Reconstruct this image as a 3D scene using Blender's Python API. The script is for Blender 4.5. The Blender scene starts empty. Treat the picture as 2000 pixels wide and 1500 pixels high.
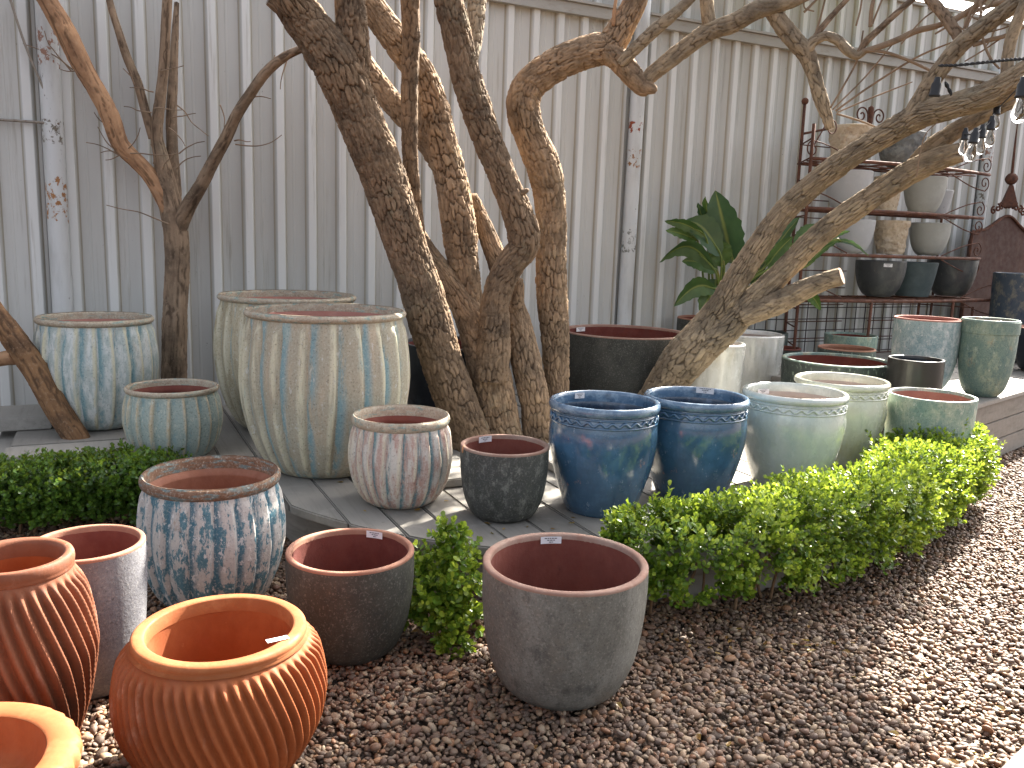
import bpy, bmesh, math, random
import numpy as np
from mathutils import Vector, Matrix
random.seed(7); RNG = np.random.default_rng(7)
scene = bpy.context.scene
COL = scene.collection
R = math.radians

# ------------------------------------------------------------------ camera
F_PX, CX, CY, CAM_H = 1670.0, 1000.0, 750.0, 1.6
_p, _r = R(9.75), R(1.9)
cp, sp, cr, sr = math.cos(_p), math.sin(_p), math.cos(_r), math.sin(_r)
CM = np.array([[1, 0, 0], [0, -sp, cp], [0, -cp, -sp]]) @ np.array([[cr, sr, 0], [-sr, cr, 0], [0, 0, 1]])
CO = np.array([0, 0, CAM_H])
cam = bpy.data.cameras.new('camera'); cam_o = bpy.data.objects.new('camera', cam); COL.objects.link(cam_o)
cam.sensor_width = 36; cam.lens = F_PX / 2000 * 36; cam.clip_end = 500; cam.clip_start = .05
m3 = Matrix((CM[:, 0], -CM[:, 1], -CM[:, 2])).transposed()
cam_o.matrix_world = Matrix.Translation(Vector(CO)) @ m3.to_4x4()
scene.camera = cam_o
scene.render.resolution_x, scene.render.resolution_y = 1024, 768

# ------------------------------------------------------------------ sky, sun, exposure
SUN_AZ, SUN_EL = R(36), R(40.5)
SUN = np.array([math.sin(SUN_AZ) * math.cos(SUN_EL), math.cos(SUN_AZ) * math.cos(SUN_EL), math.sin(SUN_EL)])
w = bpy.data.worlds.new('World'); scene.world = w; w.use_nodes = True
nt = w.node_tree; bg = nt.nodes['Background']
sky = nt.nodes.new('ShaderNodeTexSky'); sky.sky_type = 'NISHITA'; sky.sun_disc = False
sky.sun_elevation = SUN_EL; sky.sun_rotation = SUN_AZ; sky.dust_density = 5.0; sky.air_density = .7; sky.ozone_density = .3
hsv = nt.nodes.new('ShaderNodeHueSaturation'); hsv.inputs['Saturation'].default_value = .42
nt.links.new(sky.outputs[0], hsv.inputs['Color']); nt.links.new(hsv.outputs[0], bg.inputs[0]); bg.inputs[1].default_value = .082
sun = bpy.data.lights.new('sun', 'SUN'); sun_o = bpy.data.objects.new('sun', sun); COL.objects.link(sun_o)
sun.energy = 5.0; sun.angle = R(.55); sun.color = (1, .93, .82)
sun_o.rotation_euler = Vector(SUN).to_track_quat('Z', 'Y').to_euler(); sun_o.location = (4, 6, 9)
scene.view_settings.view_transform = 'Standard'; scene.view_settings.look = 'None'
scene.view_settings.exposure = 2.72; scene.view_settings.gamma = 1.0
scene.view_settings.use_curve_mapping = False
scene.cycles.max_bounces = 6; scene.cycles.diffuse_bounces = 3; scene.cycles.glossy_bounces = 3
scene.cycles.transmission_bounces = 6; scene.cycles.transparent_max_bounces = 8
scene.cycles.caustics_reflective = False; scene.cycles.caustics_refractive = False

# ------------------------------------------------------------------ geometry helpers
ANG = R(26); U = np.array([math.cos(ANG), math.sin(ANG), 0]); NN = np.array([-math.sin(ANG), math.cos(ANG), 0])
FD = 6.9            # metres from the camera's foot to the metal fence
ZD = .25            # height of the timber deck

def ray(x, y):
    v = CM @ np.array([x - CX, y - CY, F_PX]); return v / np.linalg.norm(v)
def at(x, y, Y):
    r = ray(x, y); return CO + r * (Y / r[1])
def atn(x, y, dn):
    r = ray(x, y); return CO + r * ((dn - NN @ CO) / (NN @ r))
def onz(x, y, z=0.):
    r = ray(x, y); return CO + r * ((z - CAM_H) / r[2])
def fw(s, n, z=0.):     # fence frame to world: s along the fence, n away from the camera
    return U * s + NN * n + np.array([0, 0, z])
def depth(p): return float((np.asarray(p) - CO) @ CM[:, 2])

def empty(name, loc=(0, 0, 0), rz=0.):
    o = bpy.data.objects.new(name, None); COL.objects.link(o); o.location = loc; o.rotation_euler = (0, 0, rz)
    o.empty_display_size = .1; return o
def tag(o, label=None, cat=None, group=None, kind=None):
    if label: o['label'] = label
    if cat: o['category'] = cat
    if group: o['group'] = group
    if kind: o['kind'] = kind
    return o
def link(name, me, mat=None, parent=None):
    o = bpy.data.objects.new(name, me); COL.objects.link(o)
    if mat is not None and not me.materials: me.materials.append(mat)
    if parent is not None: o.parent = parent
    return o
def mesh(name, V, Q=None, T=None, smooth=True, attrs=None):
    V = np.asarray(V, dtype=np.float32); me = bpy.data.meshes.new(name)
    me.vertices.add(len(V)); me.vertices.foreach_set('co', V.ravel())
    nq = 0 if Q is None else len(Q); ntr = 0 if T is None else len(T)
    loops = []; starts = []; tot = []
    if nq: loops.append(np.asarray(Q, dtype=np.int32).ravel()); starts.append(np.arange(nq) * 4); tot.append(np.full(nq, 4))
    if ntr: loops.append(np.asarray(T, dtype=np.int32).ravel()); starts.append(nq * 4 + np.arange(ntr) * 3); tot.append(np.full(ntr, 3))
    L = np.concatenate(loops); me.loops.add(len(L)); me.loops.foreach_set('vertex_index', L)
    me.polygons.add(nq + ntr)
    me.polygons.foreach_set('loop_start', np.concatenate(starts).astype(np.int32))
    me.polygons.foreach_set('loop_total', np.concatenate(tot).astype(np.int32))
    me.polygons.foreach_set('use_smooth', np.full(nq + ntr, smooth, dtype=bool))
    if attrs:
        for k, a in attrs.items():
            at_ = me.attributes.new(k, 'FLOAT', 'POINT'); at_.data.foreach_set('value', np.asarray(a, dtype=np.float32))
    me.update(calc_edges=True); me.validate(); return me
def grid_quads(nr, ns, wrap=True, flip=False):
    i = np.arange(nr - 1)[:, None]; j = np.arange(ns if wrap else ns - 1)[None, :]; j2 = (j + 1) % ns
    q = np.stack([i * ns + j, i * ns + j2, (i + 1) * ns + j2, (i + 1) * ns + j], -1).reshape(-1, 4)
    return q[:, ::-1] if flip else q

# hashed value noise and periodic cells (numpy)
def _h(*k):
    x = np.zeros_like(k[0], dtype=np.uint64)
    for i, a in enumerate(k):
        x = (x ^ ((a.astype(np.int64).astype(np.uint64) + np.uint64(0x9E37 + i * 7919)) * np.uint64(0x9E3779B97F4A7C15)))
        x = (x ^ (x >> np.uint64(29))) * np.uint64(0xBF58476D1CE4E5B9)
    x = x ^ (x >> np.uint64(32)); return (x & np.uint64(0xFFFFFF)).astype(np.float64) / 0xFFFFFF
def vnoise(P, seed=0):
    P = np.asarray(P, float); I = np.floor(P).astype(np.int64); f = P - I; f = f * f * (3 - 2 * f); out = 0
    s = np.full(len(P), seed, np.int64)
    for a in (0, 1):
        for b in (0, 1):
            for c in (0, 1):
                wgt = (f[:, 0] if a else 1 - f[:, 0]) * (f[:, 1] if b else 1 - f[:, 1]) * (f[:, 2] if c else 1 - f[:, 2])
                out = out + wgt * _h(I[:, 0] + a, I[:, 1] + b, I[:, 2] + c, s)
    return out * 2 - 1
def fbm(P, seed=0, oct=3):
    o = 0; a = 1.; P = np.asarray(P, float)
    for i in range(oct): o = o + a * vnoise(P * (2 ** i), seed + i * 13); a *= .5
    return o / 1.75
def cells(a, b, na, seed=0):
    """2-D Voronoi, periodic in a with na cells; returns F2-F1 and a per-cell random"""
    Ia = np.floor(a).astype(np.int64); Ib = np.floor(b).astype(np.int64)
    d1 = np.full(len(a), 9.); d2 = np.full(len(a), 9.); cid = np.zeros(len(a)); s = np.full(len(a), seed, np.int64)
    for i in (-1, 0, 1):
        for j in (-1, 0, 1):
            ca = Ia + i; cb = Ib + j; w_ = ca % na
            off = .5 * (cb % 2)
            x = ca + off * .7 + .15 + .55 * _h(w_, cb, s); y = cb + .1 + .8 * _h(w_, cb, s + 5)
            d = np.hypot(x - a, (y - b)); r_ = _h(w_, cb, s + 9)
            m = d < d1; d2 = np.where(m, d1, np.minimum(d2, d)); cid = np.where(m, r_, cid); d1 = np.where(m, d, d1)
    return d2 - d1, cid
def sstep(x, a, b):
    t = np.clip((x - a) / (b - a), 0, 1); return t * t * (3 - 2 * t)

def catmull(P, n):
    P = np.asarray(P, float); k = len(P)
    if k == 2: return P[0] + (P[1] - P[0]) * np.linspace(0, 1, n)[:, None]
    E_ = np.vstack([2 * P[0] - P[1], P, 2 * P[-1] - P[-2]])
    t = np.linspace(0, k - 1 - 1e-9, n); i = t.astype(int); f = (t - i)[:, None]
    a, b, c, d = E_[i], E_[i + 1], E_[i + 2], E_[i + 3]
    return .5 * (2 * b + (c - a) * f + (2 * a - 5 * b + 4 * c - d) * f ** 2 + (3 * b - a - 3 * c + d) * f ** 3)
def resample(P, step, nmin=4):
    Q = catmull(P, max(60, 24 * len(P))); d = np.r_[0, np.cumsum(np.linalg.norm(np.diff(Q[:, :3], axis=0), axis=1))]
    n = max(nmin, int(d[-1] / step) + 1); t = np.linspace(0, d[-1], n)
    return np.stack([np.interp(t, d, Q[:, i]) for i in range(Q.shape[1])], 1), t
def frames(C):
    T = np.gradient(C, axis=0); T /= np.linalg.norm(T, axis=1)[:, None] + 1e-12
    N = np.zeros_like(T); v = np.array([0, -1., 0.]) if abs(T[0][1]) < .9 else np.array([1., 0, 0])
    for i in range(len(T)):
        v = v - T[i] * (v @ T[i]); v /= np.linalg.norm(v); N[i] = v
    return T, N, np.cross(T, N)
def tube_mesh(name, P, rad, seg=8, step=.03, cap=True):
    """plain tube along points; P (k,3), rad scalar or list"""
    P = np.asarray(P, float); rad = np.broadcast_to(np.asarray(rad, float), (len(P),))
    Q, t = resample(np.c_[P, rad], step); T, N, B = frames(Q[:, :3])
    th = np.linspace(0, 2 * math.pi, seg, endpoint=False)
    V = Q[:, None, :3] + Q[:, None, 3:4] * (N[:, None] * np.cos(th)[None, :, None] + B[:, None] * np.sin(th)[None, :, None])
    V = V.reshape(-1, 3); q = grid_quads(len(Q), seg); tri = None
    if cap:
        a = len(V); V = np.vstack([V, Q[0, :3], Q[-1, :3]]); j = np.arange(seg); j2 = (j + 1) % seg; e = (len(Q) - 1) * seg
        tri = np.vstack([np.stack([np.full(seg, a), j2, j], 1), np.stack([np.full(seg, a + 1), e + j, e + j2], 1)])
    return V, q, tri
def join(parts):
    """list of (V,Q,T) into one"""
    V = []; Q = []; T = []; o = 0
    for v, q, t in parts:
        V.append(v)
        if q is not None and len(q): Q.append(np.asarray(q) + o)
        if t is not None and len(t): T.append(np.asarray(t) + o)
        o += len(v)
    return np.vstack(V), (np.vstack(Q) if Q else None), (np.vstack(T) if T else None)
def box_vqt(x0, x1, y0, y1, z0, z1):
    V = np.array([[x, y, z] for z in (z0, z1) for y in (y0, y1) for x in (x0, x1)], float)
    Q = np.array([[0, 2, 3, 1], [4, 5, 7, 6], [0, 1, 5, 4], [2, 6, 7, 3], [0, 4, 6, 2], [1, 3, 7, 5]]); return V, Q, None
def prism(name, poly, z0, z1, mat, parent=None, bevel=.006, segs=2):
    bm = bmesh.new(); vs = [bm.verts.new((x, y, z1)) for x, y in poly]; f = bm.faces.new(vs)
    if f.normal.z < 0: f.normal_flip()
    f.normal_update()
    r = bmesh.ops.extrude_face_region(bm, geom=[f]); ev = [g for g in r['geom'] if isinstance(g, bmesh.types.BMVert)]
    for v in ev: v.co.z = z0
    bmesh.ops.recalc_face_normals(bm, faces=bm.faces)
    if bevel: bmesh.ops.bevel(bm, geom=list(bm.edges), offset=bevel, segments=segs, affect='EDGES', clamp_overlap=True)
    me = bpy.data.meshes.new(name); bm.to_mesh(me); bm.free()
    return link(name, me, mat, parent)

# ------------------------------------------------------------------ materials
def lin(h):
    h = h.lstrip('#'); v = [int(h[i:i + 2], 16) / 255 for i in (0, 2, 4)]
    return tuple(x / 12.92 if x <= .04045 else ((x + .055) / 1.055) ** 2.4 for x in v)
def col(c): return (*(lin(c) if isinstance(c, str) else c), 1)

class NT:
    def __init__(s, name):
        s.m = bpy.data.materials.new(name); s.m.use_nodes = True; s.t = s.m.node_tree; s.n = s.t.nodes
        s.b = s.n['Principled BSDF']; s.out = s.n['Material Output']; s.seed = sum(map(ord, name)) % 97
        s.tc = s.n.new('ShaderNodeTexCoord')
    def l(s, a, b): s.t.links.new(a, b)
    def val(s, sock, v):
        if hasattr(v, 'node'): s.l(v, sock)
        else: sock.default_value = v
    def mapping(s, scale, off=0., rot=(0, 0, 0), src=None):
        mp = s.n.new('ShaderNodeMapping'); s.l(src or s.tc.outputs['Object'], mp.inputs[0])
        mp.inputs['Scale'].default_value = scale if hasattr(scale, '__len__') else (scale,) * 3
        mp.inputs['Location'].default_value = (off, off * 1.7, off * .6); mp.inputs['Rotation'].default_value = rot
        return mp.outputs[0]
    def noise(s, scale, detail=4, rough=.6, off=0., dist=0., src=None):
        n = s.n.new('ShaderNodeTexNoise'); s.l(s.mapping(scale, off + s.seed, src=src), n.inputs['Vector'])
        n.inputs['Scale'].default_value = 1; n.inputs['Detail'].default_value = detail
        n.inputs['Roughness'].default_value = rough; n.inputs['Distortion'].default_value = dist; return n.outputs[0]
    def voro(s, scale, feat='F1', off=0.):
        n = s.n.new('ShaderNodeTexVoronoi'); n.feature = feat; s.l(s.mapping(scale, off + s.seed), n.inputs['Vector'])
        n.inputs['Scale'].default_value = 1; return n
    def ramp(s, v, lo, hi, a=0., b=1., smooth=True):
        n = s.n.new('ShaderNodeMapRange'); n.interpolation_type = 'SMOOTHSTEP' if smooth else 'LINEAR'
        s.l(v, n.inputs[0]); n.inputs[1].default_value = lo; n.inputs[2].default_value = hi
        n.inputs[3].default_value = a; n.inputs[4].default_value = b; return n.outputs[0]
    def math(s, op, a, b=0.):
        n = s.n.new('ShaderNodeMath'); n.operation = op; s.val(n.inputs[0], a); s.val(n.inputs[1], b); return n.outputs[0]
    def mix(s, f, a, b):
        n = s.n.new('ShaderNodeMix'); n.data_type = 'RGBA'; s.val(n.inputs[0], f)
        for sock, v in ((n.inputs[6], a), (n.inputs[7], b)): s.val(sock, col(v) if not hasattr(v, 'node') else v)
        return n.outputs[2]
    def attr(s, name):
        n = s.n.new('ShaderNodeAttribute'); n.attribute_name = name; return n.outputs['Fac']
    def rand(s):
        return s.n.new('ShaderNodeObjectInfo').outputs['Random']
    def bump(s, h, strength=.3, dist=.01, prev=None):
        n = s.n.new('ShaderNodeBump'); n.inputs['Strength'].default_value = strength; n.inputs['Distance'].default_value = dist
        s.l(h, n.inputs['Height'])
        if prev is not None: s.l(prev, n.inputs['Normal'])
        return n.outputs[0]
    def done(s, color=None, rough=None, normal=None, **kw):
        if color is not None: s.val(s.b.inputs['Base Color'], col(color) if not hasattr(color, 'node') else color)
        if rough is not None: s.val(s.b.inputs['Roughness'], rough)
        if normal is not None: s.l(normal, s.b.inputs['Normal'])
        for k, v in kw.items(): s.b.inputs[k.replace('_', ' ')].default_value = v
        return s.m

def weathered(name, base, layers=(), rough=.8, bumps=((30, .25, .004),), coat=0., spec=.4, rough_var=.12, fine=None):
    """layers: (colour, scale xyz, lo, hi, strength, attr or None)"""
    t = NT(name); c = col(base); cur = None
    for i, L in enumerate(layers):
        cl, sc, lo, hi, k = L[:5]; a = L[5] if len(L) > 5 else None
        f = t.ramp(t.noise(sc, 7, .7, off=i * 7.3), lo, hi, 0, k)
        if a:
            inv = a.startswith('-'); v = t.attr(a.lstrip('-')); v = t.ramp(v, .15, .85, 1., 0.) if inv else t.ramp(v, .15, .85)
            f = t.math('MULTIPLY', f, v)
        cur = t.mix(f, cur if cur is not None else base, cl)
    if fine:
        fs, flt, fdk = fine; n1 = t.noise(fs, 3, .7, off=31); cur = t.mix(t.ramp(n1, .52, .70, 0, flt), cur if cur is not None else base, '#c9c5b8'); cur = t.mix(t.ramp(n1, .44, .30, 0, fdk), cur, '#3a352e')
    if cur is None: cur = base
    nrm = None
    for (sc, st, di) in bumps: nrm = t.bump(t.noise(sc, 5, .7, off=3.1), st, di, nrm)
    rg = t.ramp(t.noise(18, 3, .6, off=11), .3, .7, max(0, rough - rough_var), min(1, rough + rough_var))
    m = t.done(cur, rg, nrm)
    t.b.inputs['Specular IOR Level'].default_value = spec; t.b.inputs['Coat Weight'].default_value = coat; t.b.inputs['Coat Roughness'].default_value = .08
    return m

# ================================================================== ground and gravel
t = NT('bare ground')
c = t.mix(t.ramp(t.noise(60, 4), .35, .65), '#4a3a2e', '#2a2019')
t.done(c, .95, t.bump(t.noise(90, 4), .6, .01)); M_ground = t.m
gv = np.array([[-60, -20, -.02], [60, -20, -.02], [60, 100, -.02], [-60, 100, -.02]], float)
tag(link('ground', mesh('ground', gv, [[0, 1, 2, 3]], smooth=False), M_ground), kind='structure')

t = NT('pebble')
rn = t.rand()
rp = t.n.new('ShaderNodeValToRGB'); t.l(rn, rp.inputs[0]); rp.color_ramp.interpolation = 'CONSTANT'
pal = ['#513928', '#684c34', '#442c20', '#705945', '#5a3923', '#796048', '#3a291e', '#5c4737', '#6e4222', '#5d4231', '#856f56', '#483327', '#62442c', '#513b2f', '#79502e', '#3f2d23', '#8e7b65', '#553321']
while len(rp.color_ramp.elements) < len(pal): rp.color_ramp.elements.new(.5)
for i, (e, h) in enumerate(zip(rp.color_ramp.elements, pal)): e.position = i / len(pal); e.color = col(h)
c = t.mix(t.ramp(t.noise(60, 3), .4, .7, 0, .35), rp.outputs[0], '#b8a58e')
c = t.mix(t.ramp(t.noise(160, 2, off=4), .55, .75, 0, .35), c, '#3a2c22')
t.done(c, .62, t.bump(t.noise(120, 3), .25, .003)); M_peb = t.m
peb_col = bpy.data.collections.new('pebble_shapes')
def ico_unit(sub):
    bm = bmesh.new(); bmesh.ops.create_icosphere(bm, subdivisions=sub, radius=1)
    V = np.array([v.co for v in bm.verts]); T = np.array([[v.index for v in f.verts] for f in bm.faces]); bm.free(); return V, T
IV, IT = ico_unit(2)
for k in range(8):
    V = IV * (1 + .22 * vnoise(IV * 1.1 + k * 5, k)[:, None] + .07 * vnoise(IV * 2.6 + k * 9, k + 3)[:, None])
    V = V * np.array([1.0, .55 + .4 * random.random(), .42 + .25 * random.random()])
    V[:, 2] = np.clip(V[:, 2], -.5, .55)
    o = bpy.data.objects.new('pebble', mesh('pebble', V, None, IT)); o.data.materials.append(M_peb); peb_col.objects.link(o)
pts = []
for layer, (sp_, z0) in enumerate(((.0195, -.005), (.027, .004))):
    gx, gy = np.meshgrid(np.arange(-2.9, 4.6, sp_), np.arange(1.5, 7.0, sp_)); g = np.c_[gx.ravel(), gy.ravel()]
    g += RNG.uniform(-.5, .5, g.shape) * sp_ * 1.0
    P = np.c_[g, np.full(len(g), z0)]
    v = (P - CO) @ CM; px = CX + F_PX * v[:, 0] / v[:, 2]; py = CY + F_PX * v[:, 1] / v[:, 2]
    keep = (v[:, 2] > .5) & (px > -350) & (px < 2350) & (py < 1800) & (py > 700)
    sC, nC = 2.87, 5.04; s_ = P @ U; n_ = P @ NN
    keep &= ~(((s_ - sC) ** 2 + (n_ - nC) ** 2 < 1.98 ** 2)) & ~((n_ > 5.2) & (s_ < 2.9))
    P = P[keep]; P[:, 2] += RNG.normal(0, .004, len(P)) + .008 * vnoise(P * np.array([2.2, 2.2, 0]), 4)
    if layer: P = P[RNG.random(len(P)) < .55]
    pts.append(P)
P = np.vstack(pts); npb = len(P)
gme = bpy.data.meshes.new('gravel'); gme.vertices.add(npb); gme.vertices.foreach_set('co', P.astype(np.float32).ravel())
a = gme.attributes.new('rot', 'FLOAT_VECTOR', 'POINT'); rot = np.c_[RNG.normal(0, .35, npb), RNG.normal(0, .35, npb), RNG.uniform(0, 6.28, npb)].astype(np.float32); a.data.foreach_set('vector', rot.ravel())
sz = np.clip(RNG.lognormal(math.log(.0116), .32, npb), .0055, .024)
a = gme.attributes.new('scl', 'FLOAT_VECTOR', 'POINT'); a.data.foreach_set('vector', np.repeat(sz, 3).astype(np.float32))
a = gme.attributes.new('vi', 'INT', 'POINT'); a.data.foreach_set('value', RNG.integers(0, 8, npb).astype(np.int32))
gme.update()
gravel = tag(link('gravel', gme, M_peb), 'loose brown and tan river pebbles covering the path', 'gravel', kind='stuff')
ng = bpy.data.node_groups.new('scatter_pebbles', 'GeometryNodeTree')
ng.interface.new_socket('Geometry', in_out='INPUT', socket_type='NodeSocketGeometry'); ng.interface.new_socket('Geometry', in_out='OUTPUT', socket_type='NodeSocketGeometry')
gi = ng.nodes.new('NodeGroupInput'); go = ng.nodes.new('NodeGroupOutput'); iop = ng.nodes.new('GeometryNodeInstanceOnPoints')
ci = ng.nodes.new('GeometryNodeCollectionInfo'); ci.inputs['Collection'].default_value = peb_col; ci.inputs['Separate Children'].default_value = True; ci.inputs['Reset Children'].default_value = True
def nattr(nm, dt):
    n = ng.nodes.new('GeometryNodeInputNamedAttribute'); n.data_type = dt; n.inputs['Name'].default_value = nm; return n.outputs['Attribute']
e2r = ng.nodes.new('FunctionNodeEulerToRotation')
L = ng.links.new
L(gi.outputs[0], iop.inputs['Points']); L(ci.outputs[0], iop.inputs['Instance']); iop.inputs['Pick Instance'].default_value = True
L(nattr('vi', 'INT'), iop.inputs['Instance Index']); L(nattr('rot', 'FLOAT_VECTOR'), e2r.inputs[0]); L(e2r.outputs[0], iop.inputs['Rotation']); L(nattr('scl', 'FLOAT_VECTOR'), iop.inputs['Scale'])
L(iop.outputs[0], go.inputs[0])
md = gravel.modifiers.new('scatter', 'NODES'); md.node_group = ng

# concrete edging at the lower right
t = NT('concrete'); c = t.mix(t.ramp(t.noise(9, 5), .35, .7), '#a9a294', '#8b8376'); c = t.mix(t.ramp(t.noise(90, 3), .55, .7, 0, .5), c, '#6d665a')
t.done(c, .9, t.bump(t.noise(70, 4), .3, .004)); M_conc = t.m
a = np.array([1.53, 2.39]); b = np.array([1.69, 2.53]); d = (b - a) / np.linalg.norm(b - a); g = np.array([d[1], -d[0]])
po = [a - d * 1.2, a + d * 3.5, a + d * 3.5 + g * .22, a - d * 1.2 + g * .22]
tag(prism('kerb', [tuple(p) for p in po], -.02, .05, M_conc, None, .012), kind='structure')

# ================================================================== metal fence
t = NT('grey fence paint')
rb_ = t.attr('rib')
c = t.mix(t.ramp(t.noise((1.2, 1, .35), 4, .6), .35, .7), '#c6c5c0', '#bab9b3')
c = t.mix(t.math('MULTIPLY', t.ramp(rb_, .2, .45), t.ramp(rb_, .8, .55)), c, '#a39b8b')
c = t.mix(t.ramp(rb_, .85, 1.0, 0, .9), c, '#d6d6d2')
c = t.mix(t.ramp(t.noise((16, 4, .8), 5, .7, off=5), .54, .72, 0, .45), c, '#857c69')
c = t.mix(t.ramp(t.noise((40, 8, 22), 5, .75, off=2), .68, .73, 0, .8), c, '#5d5952')
c = t.mix(t.ramp(t.noise((9, 3, 7), 6, .75, off=14), .75, .765, 0, .9), c, '#7a4428')
nr = t.bump(t.noise((5, 2, 1.2), 3), .25, .02); nr = t.bump(t.noise(130, 3), .12, .002, nr)
t.done(c, .5, nr); t.b.inputs['Specular IOR Level'].default_value = .35; M_fence = t.m
def rust_paint(name, spots):
    t = NT(name)
    c = t.mix(t.ramp(t.noise((8, 8, 1.5), 5), .4, .7), '#cacbc9', '#b2b2ae')
    c = t.mix(t.ramp(t.noise((40, 40, 14), 5, .7, off=3), .64, .7, 0, .85), c, '#5b564e')
    nz = t.noise((24, 24, 18), 5, .7, off=8)
    sx = t.n.new('ShaderNodeSeparateXYZ'); t.l(t.tc.outputs['Object'], sx.inputs[0])
    for z, h, cc in spots:
        dz = t.math('ABSOLUTE', t.math('SUBTRACT', sx.outputs[2], z)); m = t.ramp(dz, h * .4, h, 1, 0)
        f = t.ramp(t.math('MULTIPLY', m, nz), .52, .57)
        c = t.mix(f, c, cc)
    t.done(c, .6, t.bump(t.noise(60, 4), .3, .004)); return t.m
M_post1 = rust_paint('flaking left post paint', [(2.2, .16, '#6f675a'), (1.75, .30, '#9a6a3c'), (2.75, .25, '#8f6a58')])
M_post2 = rust_paint('flaking right post paint', [(2.62, .10, '#8a3f1f'), (2.35, .16, '#8f6238'), (1.6, .2, '#77776f')])
M_rail = weathered('fence rail paint', '#a3a099', [('#8a8172', (6, 6, 20), .5, .75, .7), ('#c0beb6', (3, 3, 8), .5, .8, .6)], .55)

fence = tag(empty('corrugated_fence', (0, 0, 0), ANG), 'tall grey corrugated metal fence with rusty posts behind all the pots', 'fence')
PITCH = .24
def sheet(s0, s1, n0, z0, z1, ph, name='panel'):
    prof = []
    k0 = int(math.floor((s0 - ph) / PITCH)) - 1; k1 = int(math.ceil((s1 - ph) / PITCH)) + 1
    for k in range(k0, k1 + 1):
        c0 = ph + k * PITCH
        for ds, dn in ((-.052, 0), (-.048, .005), (-.029, .042), (-.024, .046), (.024, .046), (.029, .042), (.048, .005), (.052, 0), (.095, .0), (.1, .003), (.110, .003), (.115, 0)):
            s_ = c0 + ds
            if s0 <= s_ <= s1: prof.append((s_, -dn))
    prof = [(s0, prof[0][1])] + prof + [(s1, prof[-1][1])]
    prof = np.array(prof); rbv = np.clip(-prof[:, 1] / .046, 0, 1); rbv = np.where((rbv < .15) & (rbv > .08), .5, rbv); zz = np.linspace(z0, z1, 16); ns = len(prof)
    S = np.repeat(prof[None, :, 0], 16, 0); Nn = n0 + np.repeat(prof[None, :, 1], 16, 0); Z = np.repeat(zz[:, None], ns, 1)
    wv = .008 * vnoise(np.c_[S.ravel() * .9, Z.ravel() * .7, np.full(S.size, 3.)], 5)
    V = np.c_[S.ravel(), Nn.ravel() + wv, Z.ravel()]; q = grid_quads(16, ns, wrap=False)
    V2 = V.copy(); V2[:, 1] += .003
    V = np.vstack([V, V2]); q = np.vstack([q, q[:, ::-1] + 16 * ns])
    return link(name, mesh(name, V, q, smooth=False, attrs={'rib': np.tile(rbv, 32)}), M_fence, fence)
runs = [(-3.6, -.30), (-.16, 4.40), (4.56, 9.26), (9.40, 14.2)]
for (a, b) in runs:
    x = a; i = 0
    while x < b - .05:
        x2 = min(b, x + .96 + .02)
        sheet(x, x2, FD - (.004 if i % 2 else 0), 0, 3.56, .109)
        x = min(b, x + .96); i += 1
for gp in (-.23, 4.48, 9.33): link('backing_strip', mesh('backing_strip', *box_vqt(gp - .3, gp + .3, FD + .012, FD + .016, 0, 3.5), smooth=False), M_fence, fence)
x = -3.6; i = 0
while x < 14.2:
    sheet(x, min(14.2, x + .98), FD + .05 - (.004 if i % 2 else 0), 3.5, 4.19, .02); x += .96; i += 1
for (a, b) in ((-3.6, 4.36), (4.58, 14.2)):
    V, q, _ = join([box_vqt(a, b, FD - .085, FD - .03, 3.51, 3.60), box_vqt(a, b, FD - .11, FD - .005, 3.603, 3.625)])
    link('rail', mesh('rail', V, q, smooth=False), M_rail, fence)
link('rail', mesh('rail', *box_vqt(-3.6, 14.2, FD + .0, FD + .10, 4.192, 4.215), smooth=False), M_rail, fence)
for s_, mt, z1 in ((-.225, M_post1, 4.1), (4.49, M_post2, 3.72), (9.34, M_post1, 3.7)):
    V, q, tr = tube_mesh('post', [(s_, FD - .06, 0), (s_ + (.03 if s_ > 4 else 0) * .5, FD - .06, z1 * .5), (s_ + (.03 if s_ > 4 else 0), FD - .06, z1)], .068, 20, .2)
    link('post', mesh('post', V, q, tr), mt, fence)
# guy rods and hook at the left post
M_rod = weathered('galvanised rod', '#8d857a', [('#6b5340', (40, 40, 6), .5, .65, .7)], .5)
def rod_thing(name, pts, rad, label, cat, mat, seg=8):
    P = np.array(pts); c0 = P[0].copy(); V, q, tr = tube_mesh(name, P - c0, rad, seg, .02)
    o = link(name, mesh(name, V, q, tr), mat); o.location = c0; return tag(o, label, cat)
rod_thing('guy_rod', [at(16, -14, 5.9), at(52, 95, 5.95), at(107, 222, 6.02), at(112, 232, 6.03)], .0085, 'thin slanting steel rod tied to the left fence post', 'rod', M_rod)
rod_thing('tie_rod', [at(-30, 232, 5.9), at(50, 237, 5.96), at(116, 242, 6.02)], .0095, 'thin level rusty rod meeting the left fence post', 'rod', M_rod)

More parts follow.
